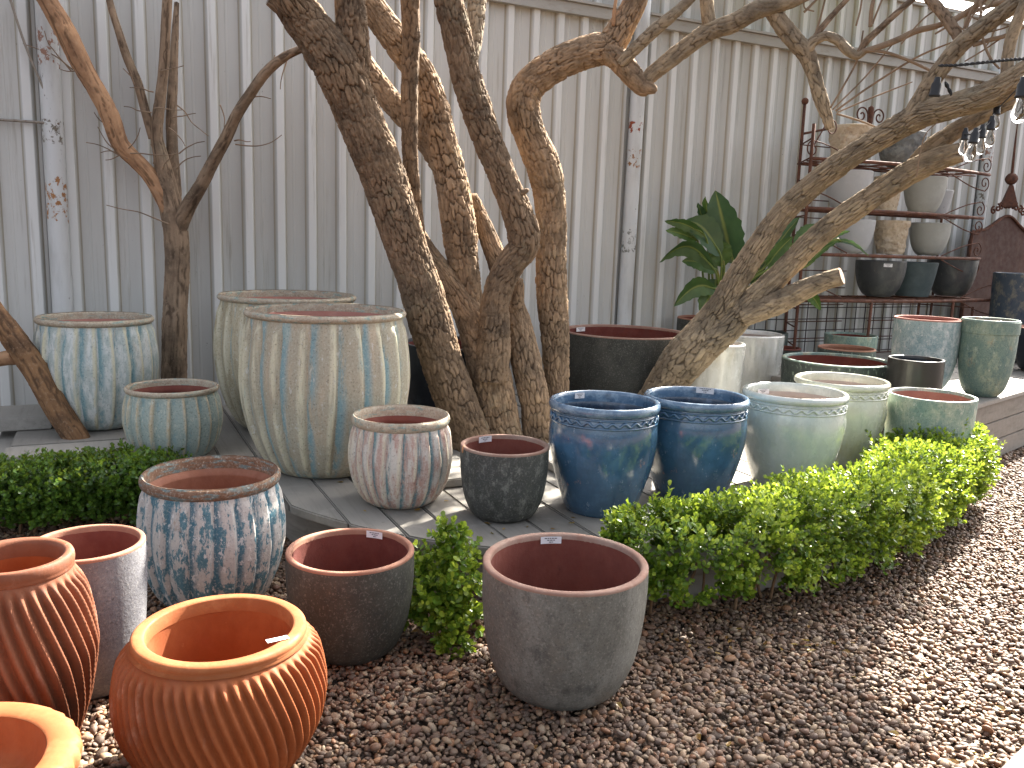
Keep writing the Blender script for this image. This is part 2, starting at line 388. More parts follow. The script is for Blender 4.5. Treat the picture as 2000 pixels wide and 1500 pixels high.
# ================================================================== decks
t = NT('grey deck board')
ob = t.rand()
c = t.mix(t.ramp(ob, 0, 1, 0, 1, False), '#7f7b74', '#95918a')
c = t.mix(t.ramp(t.noise((30, 2.2, 30), 5, .7), .45, .75, 0, .5), c, '#6a665e')
c = t.mix(t.ramp(t.noise((5, 5, 5), 5, .7, off=6), .55, .75, 0, .6), c, '#a09c94')
c = t.mix(t.ramp(t.noise(26, 5, .75, off=12), .66, .74, 0, .7), c, '#4d4840')
nr = t.bump(t.noise((70, 3, 40), 4, .7), .25, .003); nr = t.bump(t.noise(60, 4, off=2), .2, .003, nr)
t.done(c, .6, nr); M_deck = t.m
M_fascia = weathered('deck fascia', '#837d74', [('#6b655b', (3, 3, 22), .45, .7, .7), ('#57503f', 12, .6, .75, .6)], .7)
deck = tag(empty('timber_deck', (0, 0, 0), ANG), 'low grey plank deck with curved front edge under most of the pots', 'deck')
SC, NC, RC = 2.87, 5.04, 2.24
def nfront(s):
    if s < .80: return 5.06
    d = RC ** 2 - (s - SC) ** 2
    return NC - math.sqrt(max(d, 0))
def lb(poly): return [(float(x), float(y)) for x, y in poly]
x = -.60
while x < 3.72:
    x2 = x + .197
    pl = [(x, 6.78), (x2, 6.78)] + [(x2 - (x2 - x) * k / 4, nfront(x2 - (x2 - x) * k / 4) + random.uniform(-.004, .004)) for k in range(5)]
    prism('plank', lb(pl), ZD - .045 + random.uniform(-.002, .002), ZD + random.uniform(-.002, .002), M_deck, deck, .007)
    x += .2025
X0 = x
def clip_half(poly, a, b, c):       # keep a*x+b*y<=c
    out = []
    for i in range(len(poly)):
        p, q = poly[i], poly[(i + 1) % len(poly)]; dp = a * p[0] + b * p[1] - c; dq = a * q[0] + b * q[1] - c
        if dp <= 0: out.append(p)
        if dp * dq < 0: f = dp / (dp - dq); out.append((p[0] + f * (q[0] - p[0]), p[1] + f * (q[1] - p[1])))
    return out
ca, sa = math.cos(R(25)), math.sin(R(25))      # boards turned 25 degrees towards the curve's end
for k in range(-6, 26):
    w0 = k * .2025
    rect = []
    for (uu, vv) in ((w0, -4), (w0 + .197, -4), (w0 + .197, 2.2), (w0, 2.2)):
        rect.append((X0 + ca * uu - sa * vv, 5.6 + sa * uu + ca * vv))
    pl = clip_half(rect, -1, 0, -(X0 + .003)); pl = clip_half(pl, 0, 1, 6.78) if pl else pl
    for j in range(40):
        th = 2 * math.pi * j / 40
        if pl and math.sin(th) < .35: pl = clip_half(pl, math.cos(th), math.sin(th), math.cos(th) * SC + math.sin(th) * NC + RC)
    if pl and len(pl) > 2:
        ar = abs(sum(pl[i][0] * pl[(i + 1) % len(pl)][1] - pl[(i + 1) % len(pl)][0] * pl[i][1] for i in range(len(pl)))) / 2
        cl = [pl[0]]
        for p in pl[1:]:
            if math.dist(p, cl[-1]) > .012: cl.append(p)
        if math.dist(cl[0], cl[-1]) < .012: cl.pop()
        if ar > .01 and len(cl) > 2: prism('plank', lb(cl), ZD - .045, ZD + random.uniform(-.002, .002), M_deck, deck, .005)
th = np.linspace(math.pi * 1.02, math.pi * 2.05, 60); V = []
for rr in (RC - .10, RC - .125):
    for z in (-.02, ZD - .05): V += [(SC + rr * math.cos(a), NC + rr * math.sin(a), z) for a in th]
V = np.array(V); n_ = len(th); q = []
for i in range(n_ - 1):
    q += [(i, i + 1, n_ + i + 1, n_ + i), (2 * n_ + i + 1, 2 * n_ + i, 3 * n_ + i, 3 * n_ + i + 1)]
link('fascia', mesh('fascia', V, q), M_fascia, deck)
link('fascia', mesh('fascia', *box_vqt(-.58, .72, 5.14, 5.165, -.02, ZD - .05), smooth=False), M_fascia, deck)
link('joist', mesh('joist', *box_vqt(-.59, 3.6, 5.3, 6.7, .02, ZD - .06), smooth=False), M_fascia, deck)
# raised boards round the trunks
def board(name, s0, s1, n0, n1, z0, z1, parent=deck): return prism(name, [(s0, n0), (s1, n0), (s1, n1), (s0, n1)], z0, z1, M_deck, parent, .006)
board('raised_board', -.52, .42, 5.36, 5.62, ZD + .003, ZD + .05); board('raised_board', -.50, .40, 5.66, 6.3, ZD + .003, ZD + .045)
board('raised_board', -.66, -.30, 6.05, 6.5, ZD + .05, ZD + .13)
board('raised_board', 1.62, 1.90, 4.15, 4.62, ZD + .003, ZD + .05); board('raised_board', 2.35, 2.62, 3.98, 4.5, ZD + .003, ZD + .05)

ud = tag(empty('raised_deck', (3.25, 6.0, 0), math.atan2(.685, .73)), 'higher grey deck with three stacked side boards at the right edge', 'deck')
UZ = .51
for k in range(13): prism('plank', [(.05, .0 + k * .145), (3.6, .0 + k * .145), (3.6, .14 + k * .145), (.05, .14 + k * .145)], UZ - .04, UZ + random.uniform(-.0015, .0015), M_deck, ud, .006)
for k in range(3): prism('side_board', [(.06, .025), (3.6, .025), (3.6, .05), (.06, .05)], .002 + k * .157, .152 + k * .157, M_fascia, ud, .004)
for k in range(3): prism('side_board', [(.06, .055), (.085, .055), (.085, 1.8), (.06, 1.8)], .002 + k * .157, .152 + k * .157, M_fascia, ud, .004)

# ================================================================== pots
GA = 0.0
def lathe(rz, nseg, mod=None, wob=.004, seed=0, closed_bottom=False, flip=False):
    """rz: (k,2) radius/height rings; mod(theta, z) -> radial factor"""
    rz = np.asarray(rz, float); th = np.linspace(0, 2 * math.pi, nseg, endpoint=False); k = len(rz)
    TH, Z = np.meshgrid(th, rz[:, 1]); RR = np.repeat(rz[:, :1], nseg, 1)
    if mod is not None: RR = RR * mod(TH, Z)
    P = np.c_[np.cos(TH).ravel() * 2.2, np.sin(TH).ravel() * 2.2, Z.ravel() * 5]
    RR = RR * (1 + wob * vnoise(P, seed).reshape(RR.shape))
    V = np.c_[(RR * np.cos(TH)).ravel(), (RR * np.sin(TH)).ravel(), Z.ravel()]
    q = grid_quads(k, nseg, flip=flip); tri = None
    if closed_bottom:
        c = len(V); V = np.vstack([V, [0, 0, rz[0, 1] if not flip else rz[-1, 1]]]); j = np.arange(nseg); j2 = (j + 1) % nseg
        base = 0 if not flip else (k - 1) * nseg
        tri = np.stack([np.full(nseg, c), j2 + base, j + base], 1) if not flip else np.stack([np.full(nseg, c), j2 + base, j + base], 1)
    return V, q, tri, TH.ravel(), Z.ravel()
def curve(ctrl, n):
    ctrl = np.asarray(ctrl, float); return catmull(ctrl, n)

PROF = {   # (radius / rim radius, height / body height), bottom to top
    'fluted': [(.56, 0), (.66, .015), (.80, .10), (.94, .28), (1.025, .52), (1.03, .70), (.99, .88), (.955, 1)],
    'egg': [(.55, 0), (.64, .015), (.77, .10), (.90, .30), (.97, .55), (1.0, .80), (1.0, 1)],
    'jar': [(.58, 0), (.635, .012), (.72, .12), (.86, .36), (.965, .62), (.985, .78), (.955, .92), (.93, 1)],
    'tall': [(.45, 0), (.55, .012), (.74, .10), (.88, .28), (.96, .50), (.99, .75), (1.0, 1)],
    'cone': [(.68, 0), (.72, .012), (.79, .2), (.86, .42), (.93, .68), (1.0, 1)],
    'cup': [(.42, 0), (.50, .015), (.66, .10), (.84, .32), (.95, .60), (.99, .82), (1.0, 1)],
    'tub': [(.70, 0), (.76, .015), (.86, .12), (.94, .35), (.98, .65), (1.0, 1)],
    'cyl': [(.84, 0), (.88, .012), (.91, .1), (.94, .4), (.97, .7), (1.0, 1)],
    'olla': [(.60, 0), (.66, .012), (.84, .10), (1.08, .30), (1.22, .52), (1.24, .64), (1.16, .82), (1.03, .95), (.98, 1)],
    'olla2': [(.66, 0), (.74, .012), (.92, .12), (1.10, .34), (1.17, .52), (1.18, .68), (1.13, .86), (1.07, .95), (1.01, 1)],
}
def label_part(pot, R_, z, ang, w_, h_, tilt=0., out=False):
    """price label bent to the wall at angle ang (radians), with three rows of print"""
    r = R_; n = 9
    def pt(a, b, off): # a,b in metres on the label
        ca_, sa_ = math.cos(tilt), math.sin(tilt); a, b = a * ca_ - b * sa_, a * sa_ + b * ca_
        th = ang + a / r; rr = r + off * (1 if out else -1); return (rr * math.cos(th), rr * math.sin(th), z + b)
    A = np.linspace(-w_ / 2, w_ / 2, n); sgn = 1 if out else -1
    V = np.array([pt(sgn * a, b, .004) for b in (-h_ / 2, h_ / 2) for a in A]); q = grid_quads(2, n, wrap=False)
    o = link('price_label', mesh('price_label', V, q), M_label, pot)
    parts = []
    rr_ = random.Random(int(ang * 100) + int(z * 1000))
    for row, (wd, y) in enumerate(((.62, .27), (.36, .0), (.18, -.27))):
        x = -w_ * wd / 2
        while x < w_ * wd / 2:
            l = w_ * rr_.uniform(.05, .13); l = min(l, w_ * wd / 2 - x + .001)
            V = np.array([pt(sgn * xx, y * h_ + yy * h_, .0055) for yy in (-.055, .055) for xx in (x, x + l)])
            parts.append((V, np.array([[0, 1, 3, 2]]), None)); x += l + w_ * .03
    V, q, _ = join(parts); link('print', mesh('print', V, q, smooth=False), M_ink, o); return o
t = NT('white label paper'); t.done('#d8d5d6', .6); M_label = t.m
t = NT('label ink'); t.done('#2a2a30', .7); M_ink = t.m

def wall_dir(x, y): return math.atan2(y, x)
def pot(name, label, cat, loc, Rr, H, prof, mb, mr, mi, rim='flat', t=None, nseg=112, flutes=0, famp=.03, twist=0., ribs=0, ramp_=.012, rot=0., hr=None, group=None, tilt=(0, 0), wave=False, band=None, wob=.004, fill=None, seed=None, rough_disp=0.):
    o = tag(empty(name, loc), label, cat, group); o.rotation_euler = (tilt[0], tilt[1], rot)
    seed = seed if seed is not None else int(abs(loc[0] * 100) + abs(loc[1] * 37)) % 999
    t = t or max(.018, Rr * .085); hr = hr or (.012 if rim == 'flat' else H * .075)
    Hb = H - hr; pr = curve(PROF[prof], 54 if not rough_disp else 70); pr = np.clip(pr, 0, None)
    ring = np.c_[pr[:, 0] * Rr, pr[:, 1] * Hb]; top_r = ring[-1, 0]
    if band:   # raised collar: (from height fraction, extra)
        zf, ex = band; ring[:, 0] += Rr * ex * sstep(ring[:, 1] / Hb, zf - .004, zf + .004)
        k = np.linspace(zf - .02, zf + .02, 9) * Hb
        rr_ = np.interp(k, pr[:, 1] * Hb, pr[:, 0] * Rr) + Rr * ex * (k >= zf * Hb)
        ring = np.vstack([ring, np.c_[rr_, k]]); ring = ring[np.argsort(ring[:, 1], kind='stable')]; top_r = ring[-1, 0]
    mod = None
    if flutes:
        nseg = flutes * 15
        def mod(TH, Z):
            f = Z / Hb; fade = sstep(f, .01, .10) * (1 - sstep(f, .90, .985))
            f_ = (flutes * TH / (2 * math.pi) + .12 * np.sin(2.2 * f + TH * 3)) % 1.0; g_ = np.where(f_ < .86, (f_ / .86) ** .75, 1 - sstep(f_, .88, 1.0))
            return 1 - famp * fade * (1 - g_) + famp * .45 * fade
    if ribs:
        nseg = ribs * 10
        def mod(TH, Z):
            f = Z / Hb; fade = sstep(f, .0, .06) * (1 - sstep(f, .90, 1.0))
            a = TH * ribs + twist * ribs * (f - .5)
            s_ = .5 + .5 * np.cos(a + .35 * np.sin(3 * f + 1)); return 1 + ramp_ / Rr * fade * (s_ ** .75 - .4)
    V, q, tr, TH, Z = lathe(ring, nseg, mod, wob, seed, True)
    if rough_disp:
        th = np.r_[TH, 0]; d = fbm(V * 16, seed, 3) + .5 * fbm(V * 40, seed + 3, 2)
        nrm = V.copy(); nrm[:, 2] = 0; nrm /= np.linalg.norm(nrm, axis=1)[:, None] + 1e-6
        edge = np.clip(V[:, 2] / .02, 0, 1) * np.clip((Hb - V[:, 2]) / .02, 0, 1)
        V = V + nrm * (d * rough_disp * edge)[:, None]
    at_ = {'hz': np.r_[Z / Hb, 0]}
    if flutes:
        f_ = (flutes * TH / (2 * math.pi) + .12 * np.sin(2.2 * Z / Hb + TH * 3)) % 1.0; at_['flute'] = np.r_[1 - f_, 0]; at_['crest'] = np.r_[np.exp(-((f_ - .84) / .13) ** 2), 0]; at_['side'] = np.r_[np.clip(1.15 - f_ * 2.2, 0, 1) * sstep(f_, .0, .06), 0]
    if ribs: at_['flute'] = np.r_[.5 - .5 * np.cos(TH * ribs + twist * ribs * (Z / Hb - .5) + .35 * np.sin(3 * Z / Hb + 1)), 0]
    link('body', mesh('body', V, q, tr, attrs=at_), mb, o)
    ri = Rr - t
    if rim == 'flat':
        rp_ = [(top_r, Hb), (Rr, Hb + .003), (Rr, Hb + hr * .55), (Rr - t * .12, H - .0015), (Rr - t * .35, H), (Rr - t * .65, H), (Rr - t * .9, H - .002), (ri, Hb + hr * .4), (ri - .001, Hb - .01)]
    elif rim == 'roll':
        t2 = t * 1.25; ri = Rr - t2
        rp_ = [(top_r, Hb), (top_r + .002, Hb + hr * .04), (Rr * .985, Hb + hr * .16), (Rr * .999, Hb + hr * .34), (Rr * 1.004, Hb + hr * .55), (Rr * .996, Hb + hr * .78), (Rr * .975, Hb + hr * .95), (Rr * .955, H), (ri + .012, H), (ri + .003, H - hr * .12), (ri, H - hr * .35), (ri, Hb - .01)]
    else:  # 'wide': broad flat-topped ring
        ri = Rr - t * 1.55
        rp_ = [(top_r, Hb), (top_r + .004, Hb + hr * .08), (Rr * .985, Hb + hr * .22), (Rr, Hb + hr * .5), (Rr * .99, Hb + hr * .82), (Rr * .965, Hb + hr * .97), (Rr * .945, H), (ri + .008, H), (ri + .002, H - hr * .05), (ri, H - hr * .16), (ri - .002, Hb - .01)]
    rp_ = np.array(rp_); V, q, _, TH, Z = lathe(rp_, 96, None, wob * .8, seed)
    link('rim', mesh('rim', V, q), mr, o)
    zf = fill * H if fill else .035
    inn = pr[::-1].copy(); inz = inn[:, 1] * Hb; inr = np.minimum(inn[:, 0] * Rr - t * .95 - (famp * Rr if flutes else 0), ri)
    keep = (inz > zf + .01) & (inz < Hb - .03); kk = np.c_[inr[keep], inz[keep]]
    kk = np.vstack([[(ri - .001, Hb - .008)], kk, [(max(.02, np.interp(zf, pr[:, 1] * Hb, pr[:, 0] * Rr) - t), zf)]])
    V, q, tr, TH, Z = lathe(kk, 72, None, wob, seed + 1, True, True)
    # with rings running downwards the faces already look inwards
    io = link('inner_wall', mesh('inner_wall', V, q[:, ::-1], None if tr is None else tr[:, ::-1]), mi, o)
    if wave:
        a = np.linspace(0, 2 * math.pi, 421)[:-1]; zc = Hb * .945; rr_ = np.interp(zc, ring[:, 1], ring[:, 0]) + .002
        P = np.c_[rr_ * np.cos(a), rr_ * np.sin(a), zc + .0085 * np.sin(a * 28)]
        T_ = np.roll(P, -1, 0) - np.roll(P, 1, 0); T_ /= np.linalg.norm(T_, axis=1)[:, None]; N_ = np.c_[np.cos(a), np.sin(a), 0 * a]; B_ = np.cross(T_, N_)
        ph = np.linspace(0, 2 * math.pi, 6, endpoint=False)
        V = (P[:, None] + .0075 * (N_[:, None] * np.cos(ph)[None, :, None] + B_[:, None] * np.sin(ph)[None, :, None])).reshape(-1, 3)
        V = np.vstack([V, V[:6]]); q = grid_quads(421, 6); link('wave_band', mesh('wave_band', V, q), mb, o)
        for zc2 in (Hb * .908, Hb * .982):
            a = np.linspace(0, 2 * math.pi, 120, endpoint=False); rr_ = np.interp(zc2, ring[:, 1], ring[:, 0])
            ph = np.linspace(0, 2 * math.pi, 7, endpoint=False)
            V = np.stack([((rr_ + .006 * np.cos(p_)) * np.cos(a), (rr_ + .006 * np.cos(p_)) * np.sin(a), np.full(120, zc2 + .006 * np.sin(p_))) for p_ in ph]); V = V.transpose(2, 0, 1).reshape(-1, 3)
            V = np.vstack([V, V[:7]]); link('bead', mesh('bead', V, grid_quads(121, 7)), mb, o)
    o['_ri'] = ri; o['_h'] = H
    return o

# --- glazes
TEAL, PALE, SAND, PINK, WHITE = '#5f868c', '#b9bdb2', '#b3a58c', '#a98a7e', '#d0d0c9'
def fl(name, base, layers, **k): return weathered(name, base, layers, **{**dict(rough=.82, bumps=((70, .5, .004), (16, .3, .007)), fine=(95, .4, .5)), **k})
G_p1 = fl('chalky pale blue glaze', '#a9b4b0', [('#cdd0cc', (24, 24, 9), .44, .58, .9), ('#b8ad98', (9, 9, 2), .5, .68, .75), ('#c9c3a6', (20, 20, 3), .35, .55, .9, 'crest'), ('#6b929a', (14, 14, 2.5), .42, .54, .9, 'side'), ('#8f6a55', (14, 14, 3), .70, .76, .7, 'crest')])
G_p3 = fl('sandy green glaze', '#a0967c', [('#bfb49a', (10, 10, 2.5), .42, .66, .8), ('#7a9aa0', (12, 12, 1.8), .42, .56, .9, 'side'), ('#cbc6ae', (18, 18, 3), .35, .55, .8, 'crest'), ('#c3c3b6', (26, 26, 14), .57, .68, .7), ('#6f7a70', (30, 30, 20), .64, .72, .5)])
G_p4 = fl('sandy celadon glaze', '#a59e8a', [('#b7a78f', (7, 7, 1.6), .46, .62, .85), ('#7f9fa5', (11, 11, 1.5), .40, .54, .95, 'side'), ('#cfcaae', (20, 20, 2), .38, .56, .85, 'crest'), ('#9cb0ab', (6, 6, 1), .55, .66, .7), ('#c9cac2', (40, 40, 16), .58, .68, .8)])
G_p2 = fl('grey green flaking glaze', '#97a39b', [('#c0b093', (30, 30, 3.5), .36, .56, .95, 'crest'), ('#7b989c', (14, 14, 5), .45, .62, .8, 'side'), ('#bfc2b4', (38, 38, 22), .55, .64, .75), ('#77705f', (30, 30, 14), .64, .72, .6)])
G_p5 = fl('pink and teal streaked glaze', '#b09488', [('#c4bfb5', (24, 24, 5), .44, .58, .9), ('#5b7f86', (26, 26, 2.2), .42, .54, .95, 'side'), ('#a87c6d', (18, 18, 4), .55, .68, .8), ('#c9c0aa', (30, 30, 5), .38, .56, .9, 'crest'), ('#7b6c5f', (40, 40, 22), .65, .74, .6)])
G_p6 = fl('flaking turquoise over white', '#b3aea8', [('#456f7c', (19, 19, 7), .50, .535, .95), ('#3d6778', (24, 24, 3.5), .38, .45, .95, 'side'), ('#cac7c3', (44, 44, 26), .56, .62, .9), ('#9c8878', (14, 14, 8), .62, .72, .7), ('#43707e', (30, 30, 12), .60, .64, .8)], bumps=((40, .6, .006), (14, .2, .006)))
G_rim = fl('worn blue green rim', '#a3937f', [('#b5aa95', (20, 20, 40), .42, .6, .85), ('#93806d', 14, .52, .68, .7), ('#78958f', (12, 12, 50), .53, .62, .75), ('#c3c3b8', 40, .6, .7, .7)])
G_rim6 = fl('brown worn rim', '#6e5340', [('#5d7d80', (12, 12, 60), .50, .60, .7), ('#8a705a', 20, .5, .7, .7)])
def clay(name, c1, c2, c3='#5a3a30', rough=.85): return weathered(name, c1, [(c2, (5, 5, 3), .4, .7, .9), (c3, (16, 16, 10), .6, .75, .6), ('#b59a88', 30, .66, .78, .5)], rough, ((40, .35, .004), (9, .3, .01)))
I_pink = clay('dusty pink clay', '#96665a', '#a4776a', '#7a5146'); I_red = clay('red clay', '#6d3a30', '#7b473a', '#522a23'); I_red2 = clay('dark red clay', '#5f2d25', '#6e382d', '#46211b')
I_brown = clay('brown clay', '#7c5240', '#8d6350', '#5d3a2c')
S_gray = weathered('smoky grey stoneware', '#5f5d56', [('#7a7972', (6, 6, 3), .42, .7, .85), ('#40403c', (12, 12, 8), .52, .7, .7), ('#232221', (44, 44, 44), .665, .70, .8), ('#a9a9a4', (30, 30, 16), .68, .76, .6), ('#6f6250', (4, 4, 5), .55, .75, .5)], .75, ((70, .35, .003), (22, .25, .006)), fine=(110, .16, .6))
S_dark = weathered('charcoal stoneware', '#383832', [('#4c4b44', (6, 6, 4), .42, .7, .85), ('#2f302e', (14, 14, 9), .5, .7, .7), ('#1d1d1c', (60, 60, 60), .67, .7, .8)], .7, ((60, .35, .003),), fine=(110, .16, .6))
S_chip = weathered('mottled charcoal glaze', '#424340', [('#74746e', (24, 24, 12), .5, .64, .8), ('#33352f', (10, 10, 6), .5, .7, .8), ('#a5a49c', (44, 44, 30), .62, .70, .7), ('#232423', (70, 70, 70), .66, .7, .8)], .65, ((50, .45, .004),), fine=(110, .16, .6))
S_left = weathered('blue grey concrete glaze', '#65656a', [('#7b7a7b', (6, 6, 5), .42, .7, .8), ('#58585a', (14, 14, 10), .55, .7, .6), ('#39393a', (50, 50, 50), .67, .7, .8), ('#a2a09c', (60, 60, 60), .6, .68, .5)], .85, ((80, .6, .003), (24, .4, .006)), fine=(110, .16, .6))
R_gray = clay('pinkish worn rim', '#8a6a5c', '#9a8577', '#5c463c'); R_clay = clay('clay rim', '#8e6350', '#a07a66', '#6a4436')
BLUE = weathered('gloss cobalt glaze', '#38566f', [('#4b7190', (5, 5, 4), .42, .7, .85), ('#274058', (9, 9, 5), .55, .75, .7), ('#8fa0b0', (30, 30, 14), .60, .68, .75), ('#9c7f78', (10, 10, 8), .64, .70, .7), ('#5d7f74', (6, 6, 4), .62, .72, .4)], .16, ((16, .25, .006), (5, .2, .012)), coat=.9, spec=.6, rough_var=.12)
BLUE_I = weathered('cobalt inner glaze', '#2f3d4e', [('#5c6b80', (12, 12, 8), .5, .7, .8), ('#6b4438', (8, 8, 5), .55, .7, .8)], .3, ((20, .3, .005),), coat=.5)
BLUE_R = weathered('cobalt worn rim', '#4d6780', [('#7f93a3', (14, 14, 20), .45, .65, .8), ('#30475e', (8, 8, 10), .55, .7, .8), ('#8a7a6c', 20, .66, .76, .6)], .25, ((20, .3, .005),), coat=.8)
CELA = weathered('gloss celadon glaze', '#bcc1b8', [('#cdd2cb', (6, 6, 3), .42, .68, .85), ('#a9b5b0', (10, 10, 3), .5, .7, .7), ('#c5c3a4', (4, 4, 2), .56, .75, .6), ('#6d7068', (60, 60, 60), .66, .70, .6)], .24, ((22, .3, .004), (6, .15, .01)), coat=.85, spec=.55)
CELA2 = weathered('gloss yellow celadon glaze', '#c0c0ad', [('#cfd0c2', (6, 6, 3), .42, .68, .85), ('#9aa397', (10, 10, 3), .5, .7, .7), ('#bdb684', (5, 5, 2), .5, .75, .7)], .22, ((22, .3, .004), (6, .15, .01)), coat=.85, spec=.55)
CELA_I = clay('pale pinkish celadon inside', '#a3948a', '#b0a69c', '#85756b', .5)
CRACK = weathered('white gloss glaze', '#c9c9c3', [('#d8d9d5', (6, 6, 2), .42, .68, .85), ('#a0a29a', (14, 14, 3), .5, .7, .7), ('#b5ae92', (8, 8, 2), .56, .74, .6)], .22, ((14, .3, .006),), coat=.8)
MINT = weathered('mottled mint glaze', '#85968c', [('#b0b1a0', (8, 8, 5), .45, .62, .9), ('#65847d', (6, 6, 5), .5, .66, .85), ('#c5c5bb', (34, 34, 20), .56, .66, .75), ('#8a7a66', (10, 10, 6), .62, .74, .7)], .55, ((40, .3, .004),), coat=.15, fine=(110, .16, .6))
FROST = weathered('frosted pale blue glaze', '#8ea3a5', [('#bcc6c6', (16, 16, 10), .44, .60, .9), ('#6c8f93', (6, 6, 5), .5, .66, .8), ('#d4d7d4', (44, 44, 26), .56, .66, .8), ('#9a9a90', (8, 8, 8), .6, .72, .6)], .7, ((50, .4, .004),), fine=(110, .16, .6))
JADE = weathered('jade and rust glaze', '#687e76', [('#8d9a88', (14, 14, 8), .46, .62, .85), ('#4d6a6d', (5, 5, 4), .52, .66, .85), ('#a08a6b', (9, 9, 5), .56, .68, .8), ('#a7b0a6', (36, 36, 20), .58, .68, .75)], .6, ((40, .35, .004),), coat=.1, fine=(110, .16, .6))
JADE_D = weathered('dark speckled green glaze', '#454d49', [('#8d9a8a', (40, 40, 20), .56, .64, .85), ('#26322f', (12, 12, 8), .5, .7, .8)], .6, ((40, .35, .004),))
BLACK = weathered('black satin glaze', '#2b2a28', [('#45413c', (5, 5, 3), .5, .72, .8)], .4, ((30, .15, .003),), coat=.2)
NAVY = weathered('dark navy glaze', '#1c222b', [('#35404a', (8, 8, 5), .5, .7, .8)], .4, ((30, .2, .003),), coat=.2)
INKY = weathered('inky mottled glaze', '#3c4650', [('#6d6a60', (14, 14, 9), .48, .62, .85), ('#253046', (8, 8, 6), .5, .66, .85), ('#8d8774', (24, 24, 14), .6, .7, .7)], .6, ((40, .35, .004),))
TERRA = weathered('terracotta', '#82441f', [('#925028', (4, 4, 3), .42, .7, .85), ('#613522', (10, 10, 6), .55, .75, .6), ('#b89a84', (9, 9, 5), .56, .74, .4, '-flute'), ('#6e4430', (30, 30, 20), .68, .76, .5)], .75, ((45, .25, .003), (10, .15, .006)))
TERRA2 = weathered('sooty terracotta', '#6c3e28', [('#7d4c32', (4, 4, 3), .42, .7, .8), ('#4d3326', (5, 5, 4), .5, .72, .8), ('#b5978a', (8, 8, 3), .54, .74, .75, '-flute'), ('#5e463e', (14, 14, 9), .6, .74, .6)], .75, ((45, .25, .003), (10, .15, .006)))
TERRA_R = weathered('terracotta rim', '#8c4f28', [('#9f683e', (9, 9, 9), .45, .7, .8), ('#8d4d30', 16, .58, .74, .7)], .78, ((45, .25, .003),))
TERRA_I = weathered('terracotta inside', '#86451f', [('#96542b', (6, 6, 4), .42, .7, .85), ('#8a4426', (12, 12, 8), .55, .75, .6), ('#c99a72', (20, 20, 20), .66, .76, .4)], .8, ((45, .25, .003),))
PL = 'planter pot'
def az_to_cam(loc): return math.atan2(-loc[1], -loc[0])

p1 = pot('fluted_pot', 'pale blue chalky fluted pot at far left beside the leaning trunk', PL, (-2.70, 5.493, .30), .35, .71, 'fluted', G_p1, G_rim, I_pink, 'roll', t=.016, flutes=22, famp=.075, hr=.042)
p2 = pot('fluted_pot', 'small grey green fluted pot standing in front of the dead tree', PL, (-1.995, 4.939, ZD), .261, .427, 'fluted', G_p2, G_rim, I_red, 'roll', t=.018, flutes=20, famp=.08, hr=.034)
p3 = pot('fluted_pot', 'big sandy green fluted pot half hidden behind another big one', PL, (-1.544, 5.828, ZD), .458, .918, 'fluted', G_p3, G_rim, I_pink, 'roll', t=.018, flutes=20, famp=.075, hr=.042)
p4 = pot('fluted_pot', 'largest pale fluted pot, in front of its sandy green twin', PL, (-1.064, 4.826, ZD), .449, .915, 'fluted', G_p4, G_rim, I_pink, 'roll', t=.018, flutes=20, famp=.075, hr=.042)
p5 = pot('fluted_pot', 'pink and teal streaked fluted pot in front of the leaning trunks', PL, (-.554, 4.219, ZD), .247, .455, 'fluted', G_p5, G_rim, I_red, 'roll', t=.016, flutes=22, famp=.08, hr=.05)
p6 = pot('fluted_pot', 'flaking turquoise and white fluted pot standing on the gravel', PL, (-1.265, 3.512, .005), .284, .572, 'fluted', G_p6, G_rim6, I_brown, 'roll', t=.018, flutes=20, famp=.075, hr=.05)
p7 = pot('stoneware_pot', 'small mottled charcoal pot with chipped rim on the deck edge', PL, (-.024, 4.044, ZD), .215, .359, 'egg', S_chip, R_gray, I_red, 'flat', t=.02)
p8 = pot('glazed_jar', 'left of the two glossy cobalt blue jars', PL, (.467, 4.208, ZD), .278, .564, 'jar', BLUE, BLUE_R, BLUE_I, 'roll', hr=.05, wave=True)
p9 = pot('glazed_jar', 'right of the two glossy cobalt blue jars, with label inside', PL, (.982, 4.472, ZD), .277, .557, 'jar', BLUE, BLUE_R, BLUE_I, 'roll', hr=.05, wave=True)
p10 = pot('glazed_jar', 'pale celadon jar next to the cobalt blue jars', PL, (1.586, 4.725, ZD), .288, .557, 'jar', CELA, CELA, CELA_I, 'roll', hr=.045, wave=True)
p11 = pot('glazed_jar', 'yellowish celadon jar standing behind the paler celadon jar', PL, (2.056, 5.277, ZD), .284, .548, 'jar', CELA2, CELA2, CELA_I, 'roll', hr=.045, wave=True)
p12 = pot('mint_pot', 'mottled mint tub behind the bright end of the hedge', PL, (2.62, 5.26, .005), .258, .715, 'cyl', MINT, MINT, I_pink, 'flat', t=.022)
p13 = pot('stoneware_pot', 'plain grey stoneware pot on gravel beside the small shrub', PL, (-.594, 3.103, .005), .241, .405, 'egg', S_dark, R_clay, I_red2, 'flat', t=.022)
p14 = pot('stoneware_pot', 'large grey stoneware pot with pink rim, nearest on the gravel', PL, (.209, 2.876, .005), .292, .477, 'egg', S_gray, R_gray, I_red, 'flat', t=.027)
p15 = pot('stoneware_pot', 'tall grey pot squeezed between two ribbed terracotta pots', PL, (-1.431, 2.775, .005), .185, .525, 'egg', S_left, R_clay, I_red, 'flat', t=.02)
p16 = pot('ribbed_pot', 'sooty terracotta pot with wide swirling ribs at the left edge', PL, (-1.42, 2.34, .005), .156, .645, 'olla', TERRA2, TERRA2, TERRA_I, 'roll', t=.024, ribs=34, ramp_=.023, twist=.95, hr=.045)
